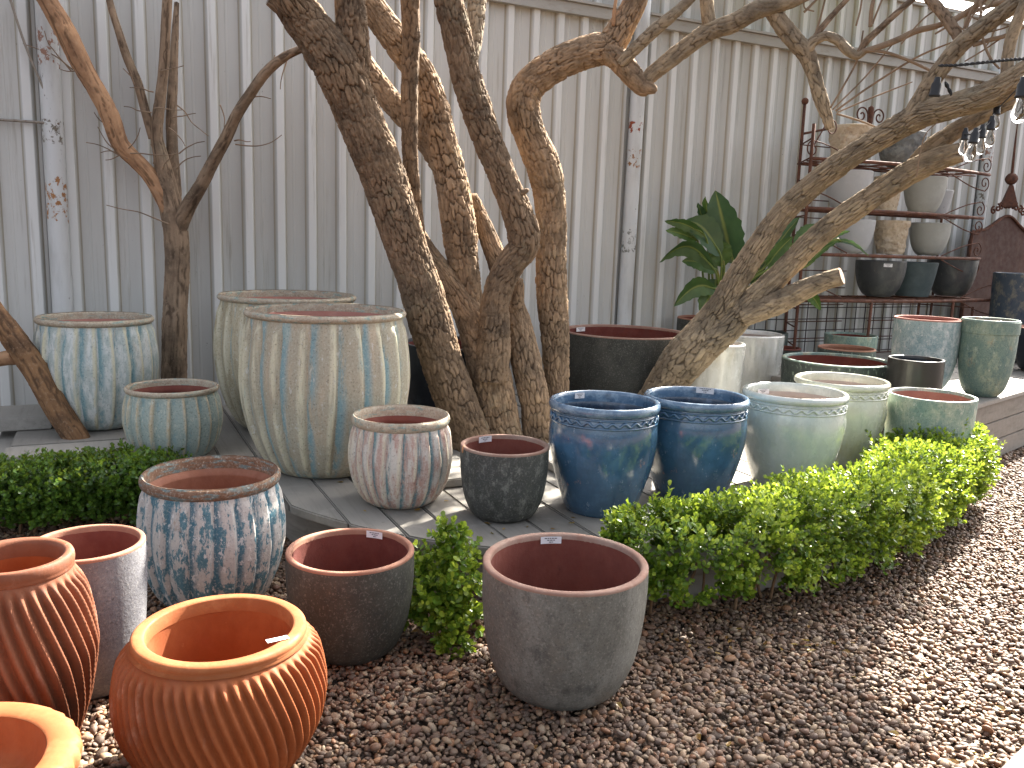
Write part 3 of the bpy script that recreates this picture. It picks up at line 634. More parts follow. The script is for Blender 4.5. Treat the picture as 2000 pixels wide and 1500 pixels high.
p17 = pot('ribbed_pot', 'bright terracotta pot with fine swirling ribs and broad rim', PL, (-.831, 2.348, .005), .247, .44, 'olla2', TERRA, TERRA_R, TERRA_I, 'wide', t=.026, ribs=56, ramp_=.019, twist=.5, hr=.034)
p19 = pot('stoneware_pot', 'very wide charcoal pot behind the tree trunks by the fence', PL, (.883, 6.828, ZD), .508, .639, 'tub', S_dark, R_gray, I_red2, 'flat', t=.03)
p20 = pot('dark_pot', 'dark navy pot mostly hidden behind the leaning trunk', PL, (-.42, 6.359, ZD), .41, .561, 'tub', NAVY, NAVY, I_red2, 'flat')
p21 = pot('white_pot', 'white glazed cylinder pot directly behind the forked trunk', PL, (1.487, 6.455, ZD), .267, .619, 'cyl', CRACK, CRACK, CELA_I, 'roll', hr=.03)
p22 = pot('white_pot', 'second white glazed cylinder pot, right of the forked trunk', PL, (2.048, 7.452, ZD), .311, .594, 'cyl', CRACK, CRACK, CELA_I, 'roll', hr=.03)
p23 = pot('stoneware_pot', 'grey pot holding the broad leaved plant by the fence', PL, (1.849, 8.023, .2), .314, .714, 'egg', S_dark, R_clay, I_red, 'flat', fill=.9)
p24 = pot('dark_pot', 'dark green pot peeping out behind the white cylinders', PL, (2.421, 8.302, .2), .24, .574, 'egg', JADE_D, JADE_D, NAVY, 'flat')
p25 = pot('glazed_bowl', 'wide low grey green bowl with red inside behind celadon jars', PL, (2.554, 6.698, .2), .414, .536, 'tub', JADE_D, JADE, I_red2, 'flat', t=.035)
p26 = pot('clay_pot', 'little red rimmed pot behind the wide low bowl', PL, (2.506, 7.898, .2), .159, .475, 'egg', S_dark, I_red, I_red2, 'flat')
p27 = pot('green_pot', 'green speckled pot behind its darker twin below the rack', PL, (3.162, 7.995, .2), .237, .606, 'cyl', JADE, JADE, I_red2, 'flat')
p28 = pot('green_pot', 'dark speckled green pot with wide mouth below the rack', PL, (2.91, 7.428, .2), .24, .547, 'cyl', JADE_D, R_clay, I_brown, 'flat')
p29 = pot('black_pot', 'satin black pot in front of the frosted tall pot', PL, (2.925, 6.16, .005), .191, .825, 'cup', BLACK, BLACK, NAVY, 'flat', t=.022)
p30 = pot('tall_pot', 'tall frosted pale blue pot on the raised deck', PL, (3.258, 6.741, UZ), .248, .57, 'tall', FROST, I_pink, I_red, 'flat', t=.02)
p31 = pot('tall_pot', 'tall jade and rust pot with collar at the right edge', PL, (3.643, 6.546, UZ), .201, .593, 'tall', JADE, JADE, I_red, 'flat', t=.018, band=(.84, .025))
# two pots stacked at the right edge
stand = fw(8.6, 5.6)
p32 = pot('dark_pot', 'inky mottled pot in front of the rusty iron panel', PL, (5.128, 8.732, UZ), .268, .897, 'tall', INKY, INKY, NAVY, 'flat', t=.024)
p33 = pot('dark_pot', 'dark blue pot cut off by the right edge below the inky pot', PL, (4.986, 7.995, UZ), .257, .419, 'egg', NAVY, R_clay, I_red2, 'flat')

# terracotta bowl in the lower left corner, scalloped like a pie crust
bw = tag(empty('terracotta_bowl', (-1.30, 1.82, .005)), 'orange terracotta bowl with crimped edge in the lower left corner', 'bowl')
Rb, Hb_ = .28, .34; nsg = 240
rg = curve([(.50 * Rb, 0), (.62 * Rb, .01), (.80 * Rb, .10), (.92 * Rb, .17), (.955 * Rb, .20)], 26)
V, q, tr, _, _ = lathe(rg, 96, None, .004, 3, True); link('body', mesh('body', V, q, tr), TERRA, bw)
rim_ = np.array([(.955, .20), (.975, .205), (1.0, .215), (1.012, .228), (1.0, .240), (.97, .247), (.92, .25), (.84, .2495), (.765, .2475), (.745, .2440)]); rim_[:, 0] *= Rb
def crimp(TH, Z): return 1 + .03 * (np.abs(np.sin(TH * 17)) - .5) * (Z > .203) * (Z < .2435)
V, q, _, _, _ = lathe(rim_, nsg, crimp, .004, 5); link('rim', mesh('rim', V, q), TERRA_R, bw)
inn = curve([(.745 * Rb, .244), (.735 * Rb, .228), (.70 * Rb, .20), (.62 * Rb, .175), (.45 * Rb, .168), (.1 * Rb, .166)], 20)
V, q, tr, _, _ = lathe(inn, 96, None, .004, 8, True, True); link('inner_wall', mesh('inner_wall', V, q[:, ::-1], tr[:, ::-1]), TERRA_I, bw)

bw.scale = (1, 1, 1.35)
# price labels (angle measured on the wall, label faces the camera from the far inside wall)
def inner_label(p, px, py, w_, h_, tilt=0., z_off=.06):
    """stick a label on the inner wall where the sight line through px,py meets it"""
    c = np.array(p.location); ri = p['_ri'] - .004; H = p['_h']
    r = ray(px, py); best = None
    for s_ in np.linspace(1.5, 12, 6000):
        q_ = CO + r * s_ - c
        if math.hypot(q_[0], q_[1]) < ri: best = q_
    if best is None: return
    prof_r = math.hypot(best[0], best[1]); label_part(p, prof_r - .006, best[2], math.atan2(best[1], best[0]), w_, h_, tilt)
inner_label(p13, 734, 1043, .072, .028, .0); inner_label(p14, 1075, 1053, .082, .028)
inner_label(p7, 945, 857, .078, .03); inner_label(p19, 1132, 643, .11, .035)
inner_label(p8, 1130, 772, .06, .03); inner_label(p9, 1378, 762, .10, .034); inner_label(p10, 1488, 764, .09, .03)
# label lying on the broad rim of the front terracotta pot
def flat_label(p, px, py, z, w_, h_, rz):
    q_ = onz(px, py, z) - np.array(p.location); V = []
    for b in (-h_ / 2, h_ / 2):
        for a_ in (-w_ / 2, w_ / 2): V.append((q_[0] + a_ * math.cos(rz) - b * math.sin(rz), q_[1] + a_ * math.sin(rz) + b * math.cos(rz), z - p.location[2] + .003))
    o = link('price_label', mesh('price_label', np.array(V), [[0, 1, 3, 2]], smooth=False), M_label, p)
    parts = []
    for k, (x0, x1) in enumerate(((-.3, -.12), (-.08, .1), (.14, .3))):
        VV = [(q_[0] + a_ * w_ * math.cos(rz) - b * math.sin(rz), q_[1] + a_ * w_ * math.sin(rz) + b * math.cos(rz), z - p.location[2] + .0042) for b in (-.002, .002) for a_ in (x0, x1)]
        parts.append((np.array(VV), np.array([[0, 1, 3, 2]]), None))
    V, q, _ = join(parts); link('print', mesh('print', V, q, smooth=False), M_ink, o)
flat_label(p17, 542, 1250, .445, .062, .022, R(32))
# chip in the rim of the small charcoal pot
M_chip = weathered('bare chipped clay', '#c08d64', [('#a5714c', 40, .45, .65, .8)], .9)
a0 = math.atan2(-.35, -.94); V = IV * np.array([.012, .02, .022]) * (1 + .25 * vnoise(IV * 2, 5)[:, None]); ca_, sa_ = math.cos(a0), math.sin(a0)
V = np.c_[V[:, 0] * ca_ - V[:, 1] * sa_ + .207 * ca_, V[:, 0] * sa_ + V[:, 1] * ca_ + .207 * sa_, V[:, 2] + .34]
link('chip', mesh('chip', V, None, IT), M_chip, p7)

# ================================================================== trees
def bark_mat(name, c1, c2, c3, lich='#8a8a70', lichen=.5):
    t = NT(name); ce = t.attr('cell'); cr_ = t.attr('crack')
    c = t.mix(t.ramp(ce, .1, .9, 0, 1, False), c1, c2)
    c = t.mix(t.ramp(t.noise(5, 4, .6), .42, .68, 0, .8), c, c3)
    c = t.mix(t.ramp(t.noise((60, 60, 60), 4, .7, off=4), .52, .74, 0, .5), c, '#a58f78')
    c = t.mix(t.ramp(t.noise(3.2, 5, .7, off=9), .56, .72, 0, lichen), c, lich)
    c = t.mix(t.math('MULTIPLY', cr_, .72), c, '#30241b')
    nr = t.bump(t.noise(70, 5, .75, off=2), .55, .006); nr = t.bump(t.noise(190, 3, .7, off=7), .3, .002, nr)
    t.done(c, .88, nr); t.b.inputs['Specular IOR Level'].default_value = .25; return t.m
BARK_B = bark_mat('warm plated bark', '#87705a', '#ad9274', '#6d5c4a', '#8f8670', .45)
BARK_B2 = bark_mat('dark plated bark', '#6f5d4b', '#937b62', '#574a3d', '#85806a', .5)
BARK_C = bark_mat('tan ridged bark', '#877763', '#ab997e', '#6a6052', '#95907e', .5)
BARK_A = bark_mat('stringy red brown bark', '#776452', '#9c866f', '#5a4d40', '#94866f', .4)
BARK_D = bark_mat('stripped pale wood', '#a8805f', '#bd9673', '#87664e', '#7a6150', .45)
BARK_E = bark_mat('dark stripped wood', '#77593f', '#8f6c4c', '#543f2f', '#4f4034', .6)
t = NT('cut wood'); c = t.mix(t.ramp(t.noise((14, 14, 14), 4, .6, dist=1.5), .35, .7), '#a58a72', '#7d6452'); t.done(c, .9, t.bump(t.noise(60, 4), .4, .004)); M_cut = t.m

def limb(parent, name, pts, mat, style='plate', world=False, res=.0062, amp=1., cut=False, seed=None, plate=(.028, .085)):
    """pts: (px, py, width px, Y) read from the photograph, or (x, y, z, radius) when world"""
    P = []
    for p in pts:
        if world: P.append(p)
        else:
            w_ = at(p[0], p[1], p[3]); P.append((*w_, p[2] / 2 * depth(w_) / F_PX))
    P = np.array(P, float); org = P[0, :3].copy(); P[:, :3] -= org
    seed = seed if seed is not None else int(abs(org).sum() * 1000) % 997
    rm = P[:, 3].mean(); seg = int(np.clip(2 * math.pi * P[:, 3].max() / res, 8, 170)); step = max(.004, res * 1.15) if rm > .02 else max(.01, rm * .7)
    Q, s = resample(P, step); C = Q[:, :3]; rad = Q[:, 3]
    C = C + (np.stack([vnoise(np.c_[s * 3.1, np.full(len(s), k * 7.), np.full(len(s), seed * 1.)], 3 + k) for k in range(3)], 1)) * rad[:, None] * .10
    T, N, B = frames(C); th = np.linspace(0, 2 * math.pi, seg, endpoint=False)
    TH = np.repeat(th[None], len(C), 0); S = np.repeat(s[:, None], seg, 1); RR = np.repeat(rad[:, None], seg, 1)
    pc = np.c_[(np.cos(TH) * RR).ravel(), (np.sin(TH) * RR).ravel(), S.ravel()]
    lump = fbm(pc * np.array([5, 5, 3.]), seed, 2)
    if rm < .016:
        ck = np.zeros(TH.size); cid = np.full(TH.size, .5); disp = lump * RR.ravel() * .15
    else:
        wx = fbm(pc * np.array([17, 17, 8.]), seed + 2, 3) * .75; wy = fbm(pc * np.array([13, 13, 11.]), seed + 6, 2) * .55
        if style == 'plate':
            na = max(4, int(round(2 * math.pi * rm / plate[0])))
            f1, cid = cells(TH.ravel() / (2 * math.pi) * na + wx, S.ravel() / plate[1] + wy, na, seed)
            f2, c2 = cells(TH.ravel() / (2 * math.pi) * na * 2 + wx * 1.7, S.ravel() / plate[1] * 1.9 + wy * 1.5, na * 2, seed + 4)
            dm = .30 + .70 * sstep(fbm(pc * np.array([9, 9, 6.]), seed + 8, 2), -.35, .35)
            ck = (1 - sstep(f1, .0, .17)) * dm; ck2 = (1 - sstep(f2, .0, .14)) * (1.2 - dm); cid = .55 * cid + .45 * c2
            fr = 1 - np.abs(fbm(pc * np.array([38, 38, 7.]) + np.c_[wx, wy, wx], seed + 9, 2)); fr = sstep(fr, .80, 1.0)
            gr = fbm(pc * np.array([120, 120, 45.]), seed + 10, 2)
            disp = -(ck * .017 + ck2 * .007 + fr * .005) * amp + (cid - .5) * .010 * amp + gr * .0025 * amp + lump * RR.ravel() * .10
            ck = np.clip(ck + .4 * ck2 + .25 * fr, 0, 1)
        else:
            g_ = fbm(pc * np.array([70, 70, 5.]) + np.c_[wx, wx, wx] * 3, seed, 3); g2 = fbm(pc * np.array([26, 26, 2.2]) + np.c_[wx, wx, wx], seed + 5, 2)
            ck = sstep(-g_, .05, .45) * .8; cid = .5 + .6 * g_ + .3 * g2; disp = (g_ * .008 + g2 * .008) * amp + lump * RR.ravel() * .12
    k_ = np.clip(RR.ravel() / .09, .25, 1.15)
    rr = RR + (disp * np.where(np.abs(disp) > 0, k_, 1)).reshape(RR.shape)
    V = (C[:, None] + rr[..., None] * (N[:, None] * np.cos(TH)[..., None] + B[:, None] * np.sin(TH)[..., None])).reshape(-1, 3)
    q = grid_quads(len(C), seg); a = len(V); V = np.vstack([V, C[0], C[-1] + T[-1] * (0 if cut else rad[-1] * .5)])
    j = np.arange(seg); j2 = (j + 1) % seg; e = (len(C) - 1) * seg
    tr = np.vstack([np.stack([np.full(seg, a), j2, j], 1), np.stack([np.full(seg, a + 1), e + j, e + j2], 1)])
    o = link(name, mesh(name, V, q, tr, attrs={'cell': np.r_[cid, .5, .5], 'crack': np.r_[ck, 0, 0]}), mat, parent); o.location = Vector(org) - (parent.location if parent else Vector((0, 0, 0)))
    if cut:
        cv = np.vstack([C[-1] + T[-1] * .004 + (rad[-1] * .93) * (N[-1] * math.cos(x_) + B[-1] * math.sin(x_)) for x_ in np.linspace(0, 6.283, 28, endpoint=False)] + [C[-1] + T[-1] * .006])
        jj = np.arange(28); link('cut_face', mesh('cut_face', cv, None, np.stack([np.full(28, 28), jj, (jj + 1) % 28], 1), smooth=False), M_cut, o)
    return o

# --- the many-stemmed tree in the middle
TB = tag(empty('multi_stem_tree', tuple(onz(985, 862, ZD))), 'big bare tree with many leaning brown trunks rising from the deck centre', 'tree')
limb(TB, 'trunk', [(930, 905, 96, 5.42), (905, 822, 84, 5.42), (882, 760, 82, 5.42), (861, 700, 79, 5.40), (836, 622, 82, 5.36), (818, 560, 80, 5.33), (797, 500, 80, 5.30), (771, 418, 84, 5.25), (744, 335, 88, 5.2), (716, 262, 90, 5.14), (692, 201, 92, 5.1), (664, 134, 96, 5.04), (632, 85, 88, 5.0), (598, 38, 82, 4.96), (565, -15, 80, 4.9), (530, -80, 78, 4.86), (490, -160, 70, 4.8)], BARK_B2, plate=(.030, .085))
limb(TB, 'trunk', [(688, 150, 62, 5.07), (690, 95, 64, 5.05), (688, 45, 60, 5.02), (685, 0, 57, 5.0), (684, -70, 54, 5.0), (690, -160, 48, 5.0)], BARK_B2)
limb(TB, 'branch', [(572, 40, 30, 4.94), (545, 18, 24, 4.9), (524, 2, 17, 4.88)], BARK_B, cut=True)
limb(TB, 'trunk', [(985, 900, 100, 5.62), (976, 830, 84, 5.62), (966, 760, 80, 5.62), (952, 700, 82, 5.64), (930, 640, 72, 5.66), (900, 585, 52, 5.68), (868, 535, 42, 5.7), (840, 495, 36, 5.72), (815, 455, 32, 5.74)], BARK_B)
limb(TB, 'trunk', [(955, 720, 60, 5.70), (932, 640, 52, 5.72), (919, 597, 54, 5.73), (903, 507, 60, 5.75), (896, 440, 66, 5.76), (884, 372, 64, 5.78), (870, 310, 66, 5.8), (856, 262, 66, 5.8), (843, 205, 62, 5.8), (822, 150, 60, 5.8), (786, 96, 60, 5.8), (742, 38, 56, 5.8), (712, -10, 52, 5.8), (675, -90, 48, 5.8)], BARK_B)
limb(TB, 'branch', [(878, 345, 44, 5.84), (838, 285, 50, 5.88), (795, 232, 48, 5.92), (752, 180, 46, 5.96), (715, 132, 42, 6.0), (680, 85, 38, 6.05)], BARK_B)
limb(TB, 'trunk', [(962, 740, 70, 5.52), (966, 690, 66, 5.5), (968, 640, 62, 5.48), (968, 600, 56, 5.46), (978, 555, 56, 5.44), (1000, 515, 58, 5.42), (1022, 485, 62, 5.4), (1024, 455, 64, 5.38), (1011, 418, 60, 5.36), (988, 362, 56, 5.33), (970, 315, 58, 5.3), (953, 272, 60, 5.28), (932, 210, 61, 5.24), (915, 155, 61, 5.2), (898, 90, 58, 5.16), (884, 30, 58, 5.12), (868, -40, 56, 5.08), (850, -130, 50, 5.02)], BARK_B2)
limb(TB, 'branch', [(1016, 378, 14, 5.3), (1026, 374, 11, 5.28), (1031, 371, 8, 5.27)], BARK_B)
limb(TB, 'trunk', [(822, 470, 22, 5.5), (812, 405, 24, 5.48), (802, 330, 30, 5.45), (799, 250, 33, 5.42), (802, 160, 34, 5.4), (803, 80, 36, 5.38), (800, 0, 38, 5.35), (798, -90, 38, 5.3)], BARK_B2)
limb(TB, 'trunk', [(1050, 905, 76, 5.66), (1046, 830, 60, 5.68), (1038, 760, 60, 5.7), (1026, 700, 58, 5.74), (1012, 630, 46, 5.8), (995, 570, 42, 5.86), (975, 515, 42, 5.9), (955, 465, 38, 5.92), (935, 420, 34, 5.94), (918, 385, 30, 5.9)], BARK_B)
limb(TB, 'branch', [(1010, 600, 28, 5.78), (1014, 565, 20, 5.76), (1015, 545, 14, 5.75)], BARK_B)
limb(TB, 'trunk', [(1090, 860, 58, 5.95), (1088, 780, 48, 5.96), (1085, 720, 52, 5.96), (1081, 640, 58, 5.96), (1078, 560, 60, 5.95), (1077, 480, 60, 5.94), (1073, 393, 61, 5.92), (1063, 337, 66, 5.9), (1041, 280, 64, 5.88), (1026, 235, 66, 5.86), (1022, 200, 68, 5.85), (1036, 165, 66, 5.84), (1068, 138, 64, 5.82), (1110, 115, 62, 5.8), (1152, 102, 62, 5.8), (1190, 92, 58, 5.8), (1214, 55, 52, 5.78), (1238, 10, 46, 5.76), (1262, -50, 42, 5.74), (1290, -130, 36, 5.7)], BARK_B)
limb(TB, 'branch', [(1178, 98, 46, 5.78), (1205, 112, 46, 5.77), (1232, 142, 42, 5.76), (1254, 168, 36, 5.75), (1268, 172, 26, 5.74), (1281, 176, 14, 5.73)], BARK_B)
limb(TB, 'branch', [(1258, 176, 26, 5.77), (1270, 150, 30, 5.76), (1302, 122, 33, 5.74), (1345, 88, 34, 5.72), (1385, 62, 36, 5.7), (1430, 46, 36, 5.66), (1478, 20, 36, 5.62), (1520, 8, 32, 5.58), (1560, -4, 26, 5.55), (1620, -40, 24, 5.5), (1690, -110, 20, 5.4)], BARK_C)
limb(TB, 'branch', [(1212, 126, 22, 5.72), (1240, 96, 25, 5.68), (1280, 58, 25, 5.64), (1320, 24, 22, 5.6), (1360, -14, 18, 5.56), (1400, -60, 15, 5.5)], BARK_C)
limb(TB, 'branch', [(1388, 60, 30, 5.7), (1382, 25, 27, 5.7), (1380, -10, 26, 5.7), (1378, -90, 22, 5.7)], BARK_C)
limb(TB, 'branch', [(1504, 12, 30, 5.62), (1526, 44, 34, 5.62), (1552, 80, 36, 5.62), (1576, 108, 34, 5.62), (1590, 148, 27, 5.62), (1602, 190, 27, 5.62), (1614, 226, 22, 5.62), (1622, 252, 17, 5.62)], BARK_C, cut=True)
limb(TB, 'branch', [(1574, 104, 24, 5.6), (1588, 82, 22, 5.58), (1612, 70, 19, 5.56), (1636, 78, 20, 5.54), (1656, 98, 20, 5.52), (1674, 108, 16, 5.5), (1690, 98, 13, 5.48)], BARK_C)
def twig(parent, pts, mat=None, name='twig'): return limb(parent, name, pts, mat or BARK_A, seed=5)
for tw in ([(1676, 106, 12, 5.5), (1690, 82, 14, 5.48), (1716, 58, 13, 5.44), (1750, 26, 12, 5.4), (1790, -8, 11, 5.36), (1850, -60, 9, 5.3)],
           [(1684, 100, 10, 5.48), (1720, 90, 12, 5.44), (1756, 76, 12, 5.4), (1790, 60, 12, 5.36), (1830, 50, 11, 5.3), (1880, 30, 9, 5.24), (1950, 6, 7, 5.2)],
           [(1690, 98, 6, 5.46), (1730, 102, 6, 5.44), (1775, 118, 6, 5.42), (1826, 142, 5, 5.4)],
           [(1588, 78, 13, 5.58), (1608, 50, 12, 5.57), (1636, 18, 11, 5.56), (1662, -10, 10, 5.55)],
           [(1590, 74, 4, 5.58), (1602, 36, 4, 5.56), (1612, -4, 4, 5.55)],
           [(1622, 210, 4, 5.6), (1652, 160, 4, 5.58), (1676, 112, 4, 5.56), (1686, 60, 3, 5.55)],
           [(1626, 214, 3, 5.6), (1690, 150, 3, 5.58), (1745, 84, 3, 5.56)],
           [(1632, 216, 4, 5.6), (1700, 168, 4, 5.56), (1790, 112, 4, 5.5), (1870, 78, 3, 5.46)],
           [(1636, 219, 3, 5.6), (1690, 196, 3, 5.56), (1735, 178, 3, 5.54), (1782, 160, 2, 5.5)],
           [(1634, 222, 4, 5.6), (1680, 236, 4, 5.58), (1716, 250, 3, 5.56)],
           [(1700, 52, 8, 5.46), (1702, 20, 8, 5.45), (1708, -10, 7, 5.44)], [(1704, 46, 4, 5.46), (1716, 16, 4, 5.45), (1728, -14, 4, 5.44)],
           [(1672, 50, 4, 5.5), (1680, 20, 4, 5.5), (1684, -6, 4, 5.5)], [(1706, 66, 5, 5.44), (1716, 58, 4, 5.43), (1724, 52, 3, 5.42)],
           [(1570, 24, 5, 5.55), (1582, 12, 5, 5.54), (1598, -4, 4, 5.53)], [(1570, 2, 3, 5.55), (1572, 16, 3, 5.54), (1590, 22, 3, 5.53)]):
    twig(TB, tw)
limb(TB, 'twig', [(1198, 50, 8, 5.72), (1200, 20, 7, 5.7), (1204, -6, 6, 5.7)], BARK_D)
limb(TB, 'branch', [(912, 150, 26, 5.5), (926, 92, 26, 5.6), (928, 50, 34, 5.66), (930, 15, 36, 5.7), (938, -40, 36, 5.75)], BARK_C)

# --- the tree leaning to the right
TC = tag(empty('leaning_tree', tuple(onz(1268, 800, .2))), 'tree leaning far right over the pots with a sawn stub and forked trunk', 'tree')
limb(TC, 'trunk', [(1238, 828, 74, 6.35), (1272, 788, 66, 6.3), (1302, 745, 74, 6.22), (1336, 705, 90, 6.14), (1368, 668, 86, 6.06), (1396, 620, 60, 6.0), (1424, 572, 52, 5.93), (1462, 508, 48, 5.85), (1506, 446, 46, 5.76), (1556, 390, 46, 5.66), (1612, 340, 46, 5.54), (1680, 294, 46, 5.4), (1745, 256, 50, 5.28), (1800, 228, 50, 5.17), (1870, 206, 50, 5.02), (1940, 182, 54, 4.88), (2010, 146, 62, 4.74), (2080, 105, 60, 4.6), (2160, 50, 56, 4.45)], BARK_C, plate=(.025, .10))
limb(TC, 'trunk', [(1340, 712, 60, 6.10), (1376, 672, 74, 6.03), (1420, 640, 62, 5.96), (1468, 590, 54, 5.88), (1530, 530, 46, 5.78), (1590, 470, 46, 5.68), (1650, 420, 46, 5.58), (1712, 376, 46, 5.48), (1776, 340, 48, 5.38), (1834, 312, 46, 5.28), (1876, 298, 40, 5.22)], BARK_C, cut=True, plate=(.025, .10))
limb(TC, 'branch', [(1770, 338, 36, 5.46), (1815, 292, 36, 5.40), (1862, 258, 34, 5.34), (1912, 228, 30, 5.28), (1990, 190, 28, 5.2)], BARK_C, plate=(.025, .10))
limb(TC, 'branch', [(1452, 622, 36, 5.84), (1500, 600, 44, 5.76), (1548, 576, 44, 5.68), (1592, 556, 38, 5.6), (1642, 540, 35, 5.52)], BARK_C, cut=True, plate=(.025, .10))
limb(TC, 'branch', [(1436, 606, 18, 5.88), (1440, 598, 12, 5.87), (1444, 586, 5, 5.86)], BARK_C)
limb(TC, 'branch', [(1782, 232, 40, 5.2), (1806, 184, 36, 5.16), (1838, 132, 35, 5.1), (1880, 84, 34, 5.03), (1930, 44, 34, 4.95), (1985, 4, 32, 4.86), (2050, -50, 30, 4.75)], BARK_C)
limb(TC, 'branch', [(1966, 168, 26, 4.83), (1968, 110, 22, 4.82), (1980, 60, 22, 4.8), (2000, 10, 22, 4.78), (2020, -50, 20, 4.76)], BARK_C)
for tw in ([(1878, 84, 20, 5.1), (1862, 55, 22, 5.14), (1838, 22, 21, 5.18), (1812, -6, 20, 5.22)], [(1862, 40, 12, 5.15), (1895, 18, 11, 5.12), (1920, 2, 10, 5.1), (1950, -30, 9, 5.05)],
           [(1884, 56, 8, 5.1), (1893, 30, 7, 5.08), (1906, 6, 7, 5.06), (1918, -12, 6, 5.05)], [(1935, 10, 10, 5.0), (1960, 2, 10, 4.98), (1990, -10, 10, 4.96)],
           [(1900, 88, 8, 5.0), (1932, 78, 9, 4.97), (1962, 70, 8, 4.94), (2000, 52, 7, 4.9)], [(1884, 120, 3, 5.02), (1930, 92, 3, 4.99), (1972, 62, 3, 4.95)],
           [(1916, 0, 5, 5.0), (1916, 40, 5, 4.98), (1922, 84, 5, 4.96), (1936, 116, 5, 4.94), (1952, 134, 4, 4.92)], [(1886, 60, 3, 5.05), (1900, 30, 3, 5.03), (1925, 5, 3, 5.0)],
           [(1905, 70, 3, 5.0), (1915, 30, 3, 4.98), (1945, -4, 3, 4.95)], [(1870, 50, 3, 5.1), (1900, 66, 3, 5.05), (1950, 58, 3, 5.0), (2000, 40, 3, 4.95)], [(1925, 92, 3, 4.96), (1938, 70, 3, 4.95), (1960, 20, 3, 4.93), (1975, -5, 2, 4.92)],
           [(1890, 30, 3, 5.08), (1925, 40, 3, 5.02), (1968, 20, 3, 4.96), (2000, 12, 2, 4.9)], [(1826, 66, 4, 5.2), (1850, 52, 4, 5.16), (1870, 40, 3, 5.12)], [(1760, 86, 3, 5.3), (1800, 40, 3, 5.25), (1840, 10, 3, 5.2)],
           [(1790, 346, 3, 5.1), (1797, 300, 3, 5.08), (1808, 262, 2, 5.06), (1832, 238, 2, 5.04)]):
    twig(TC, tw)

# --- the slim dead tree by the left fence
TA = tag(empty('dead_tree', tuple(at(338, 800, 6.15))), 'slim dead tree with forked stringy trunk against the fence at left', 'tree')
limb(TA, 'trunk', [(336, 830, 52, 6.2), (338, 730, 46, 6.2), (341, 640, 48, 6.2), (346, 560, 46, 6.2), (346, 490, 46, 6.19), (340, 430, 46, 6.18), (330, 385, 42, 6.17), (320, 340, 34, 6.15), (312, 300, 27, 6.14), (306, 262, 22, 6.13), (312, 200, 21, 6.12), (318, 140, 19, 6.1), (322, 80, 19, 6.08), (326, 10, 18, 6.06), (330, -60, 17, 6.04)], BARK_A, 'fibre')
limb(TA, 'branch', [(343, 452, 26, 6.18), (330, 408, 32, 6.16), (300, 350, 31, 6.12), (268, 314, 31, 6.08), (238, 284, 33, 6.04), (220, 238, 35, 6.0), (198, 192, 34, 5.97), (172, 150, 35, 5.94), (146, 104, 38, 5.9), (124, 58, 38, 5.86), (94, 4, 35, 5.82), (62, -50, 34, 5.78)], BARK_D, 'fibre')
limb(TA, 'branch', [(338, 410, 32, 6.22), (338, 350, 28, 6.23), (336, 290, 22, 6.24), (335, 220, 20, 6.25), (338, 150, 17, 6.26), (341, 80, 14, 6.27), (345, 5, 9, 6.28)], BARK_A, 'fibre')
limb(TA, 'branch', [(298, 270, 16, 6.14), (284, 218, 17, 6.12), (268, 160, 17, 6.1), (248, 110, 16, 6.08), (234, 66, 14, 6.06), (220, 24, 13, 6.04), (208, -20, 12, 6.02)], BARK_A, 'fibre')
limb(TA, 'branch', [(343, 490, 22, 6.19), (350, 446, 30, 6.17), (367, 406, 29, 6.12), (392, 362, 25, 6.08), (416, 316, 24, 6.04), (440, 272, 23, 6.0), (462, 226, 21, 5.96), (486, 188, 20, 5.92), (520, 142, 19, 5.88), (556, 112, 17, 5.84), (596, 92, 14, 5.8)], BARK_A, 'fibre')
rnd = random.Random(4)
def wisp(parent, x, y, Y, ang, L, n=5, curl=.35, w0=3.0, mat=BARK_A):
    pts = []; a = ang
    for k in range(n):
        pts.append((x, y, max(1.6, w0 * (1 - k / (n + 2))), Y)); x += math.cos(a) * L / n; y -= math.sin(a) * L / n; a += rnd.uniform(-curl, curl); Y -= .01
    limb(parent, 'twig', pts, mat, seed=3)
for (x, y, a, L) in ((238, 300, 2.6, 90), (232, 298, 3.0, 45), (236, 302, 3.6, 40), (240, 296, .55, 75), (246, 300, .02, 130), (300, 212, .1, 70), (296, 220, 3.0, 70), (300, 180, 2.9, 60), (312, 140, .25, 60), (262, 165, 1.9, 55), (258, 150, 2.5, 30),
                     (330, 250, -.6, 60), (335, 230, .2, 60), (345, 330, .9, 70), (350, 300, .7, 70), (460, 282, -.12, 120), (458, 275, .2, 40), (470, 214, .6, 60), (490, 190, .1, 50), (540, 130, 2.2, 30), (430, 205, -1.2, 75), (222, 245, 3.0, 60), (214, 230, 2.6, 50),
                     (330, 438, 2.75, 160), (142, 136, 2.45, 120), (140, 140, 2.3, 140), (150, 138, 3.3, 45), (345, 205, -.7, 110), (300, 320, 1.4, 50), (318, 330, 1.2, 45), (250, 310, 2.75, 110), (560, 120, -1.9, 70)):
    wisp(TA, x, y, 6.02, a, L)

# --- the second leaning stem at the far left, growing through the raised board
TE = tag(empty('slanting_tree', tuple(onz(150, 858, .30))), 'short leaning brown trunk growing through a hole in the deck board', 'tree')
limb(TE, 'trunk', [(166, 885, 46, 5.13), (150, 855, 45, 5.13), (128, 820, 46, 5.14), (100, 772, 48, 5.15), (72, 728, 48, 5.16), (44, 688, 46, 5.17), (12, 642, 44, 5.18), (-24, 596, 42, 5.2), (-80, 540, 40, 5.22)], BARK_E, 'fibre')
limb(TE, 'branch', [(30, 698, 30, 5.17), (10, 700, 28, 5.2), (-20, 705, 26, 5.24)], BARK_D, 'fibre')

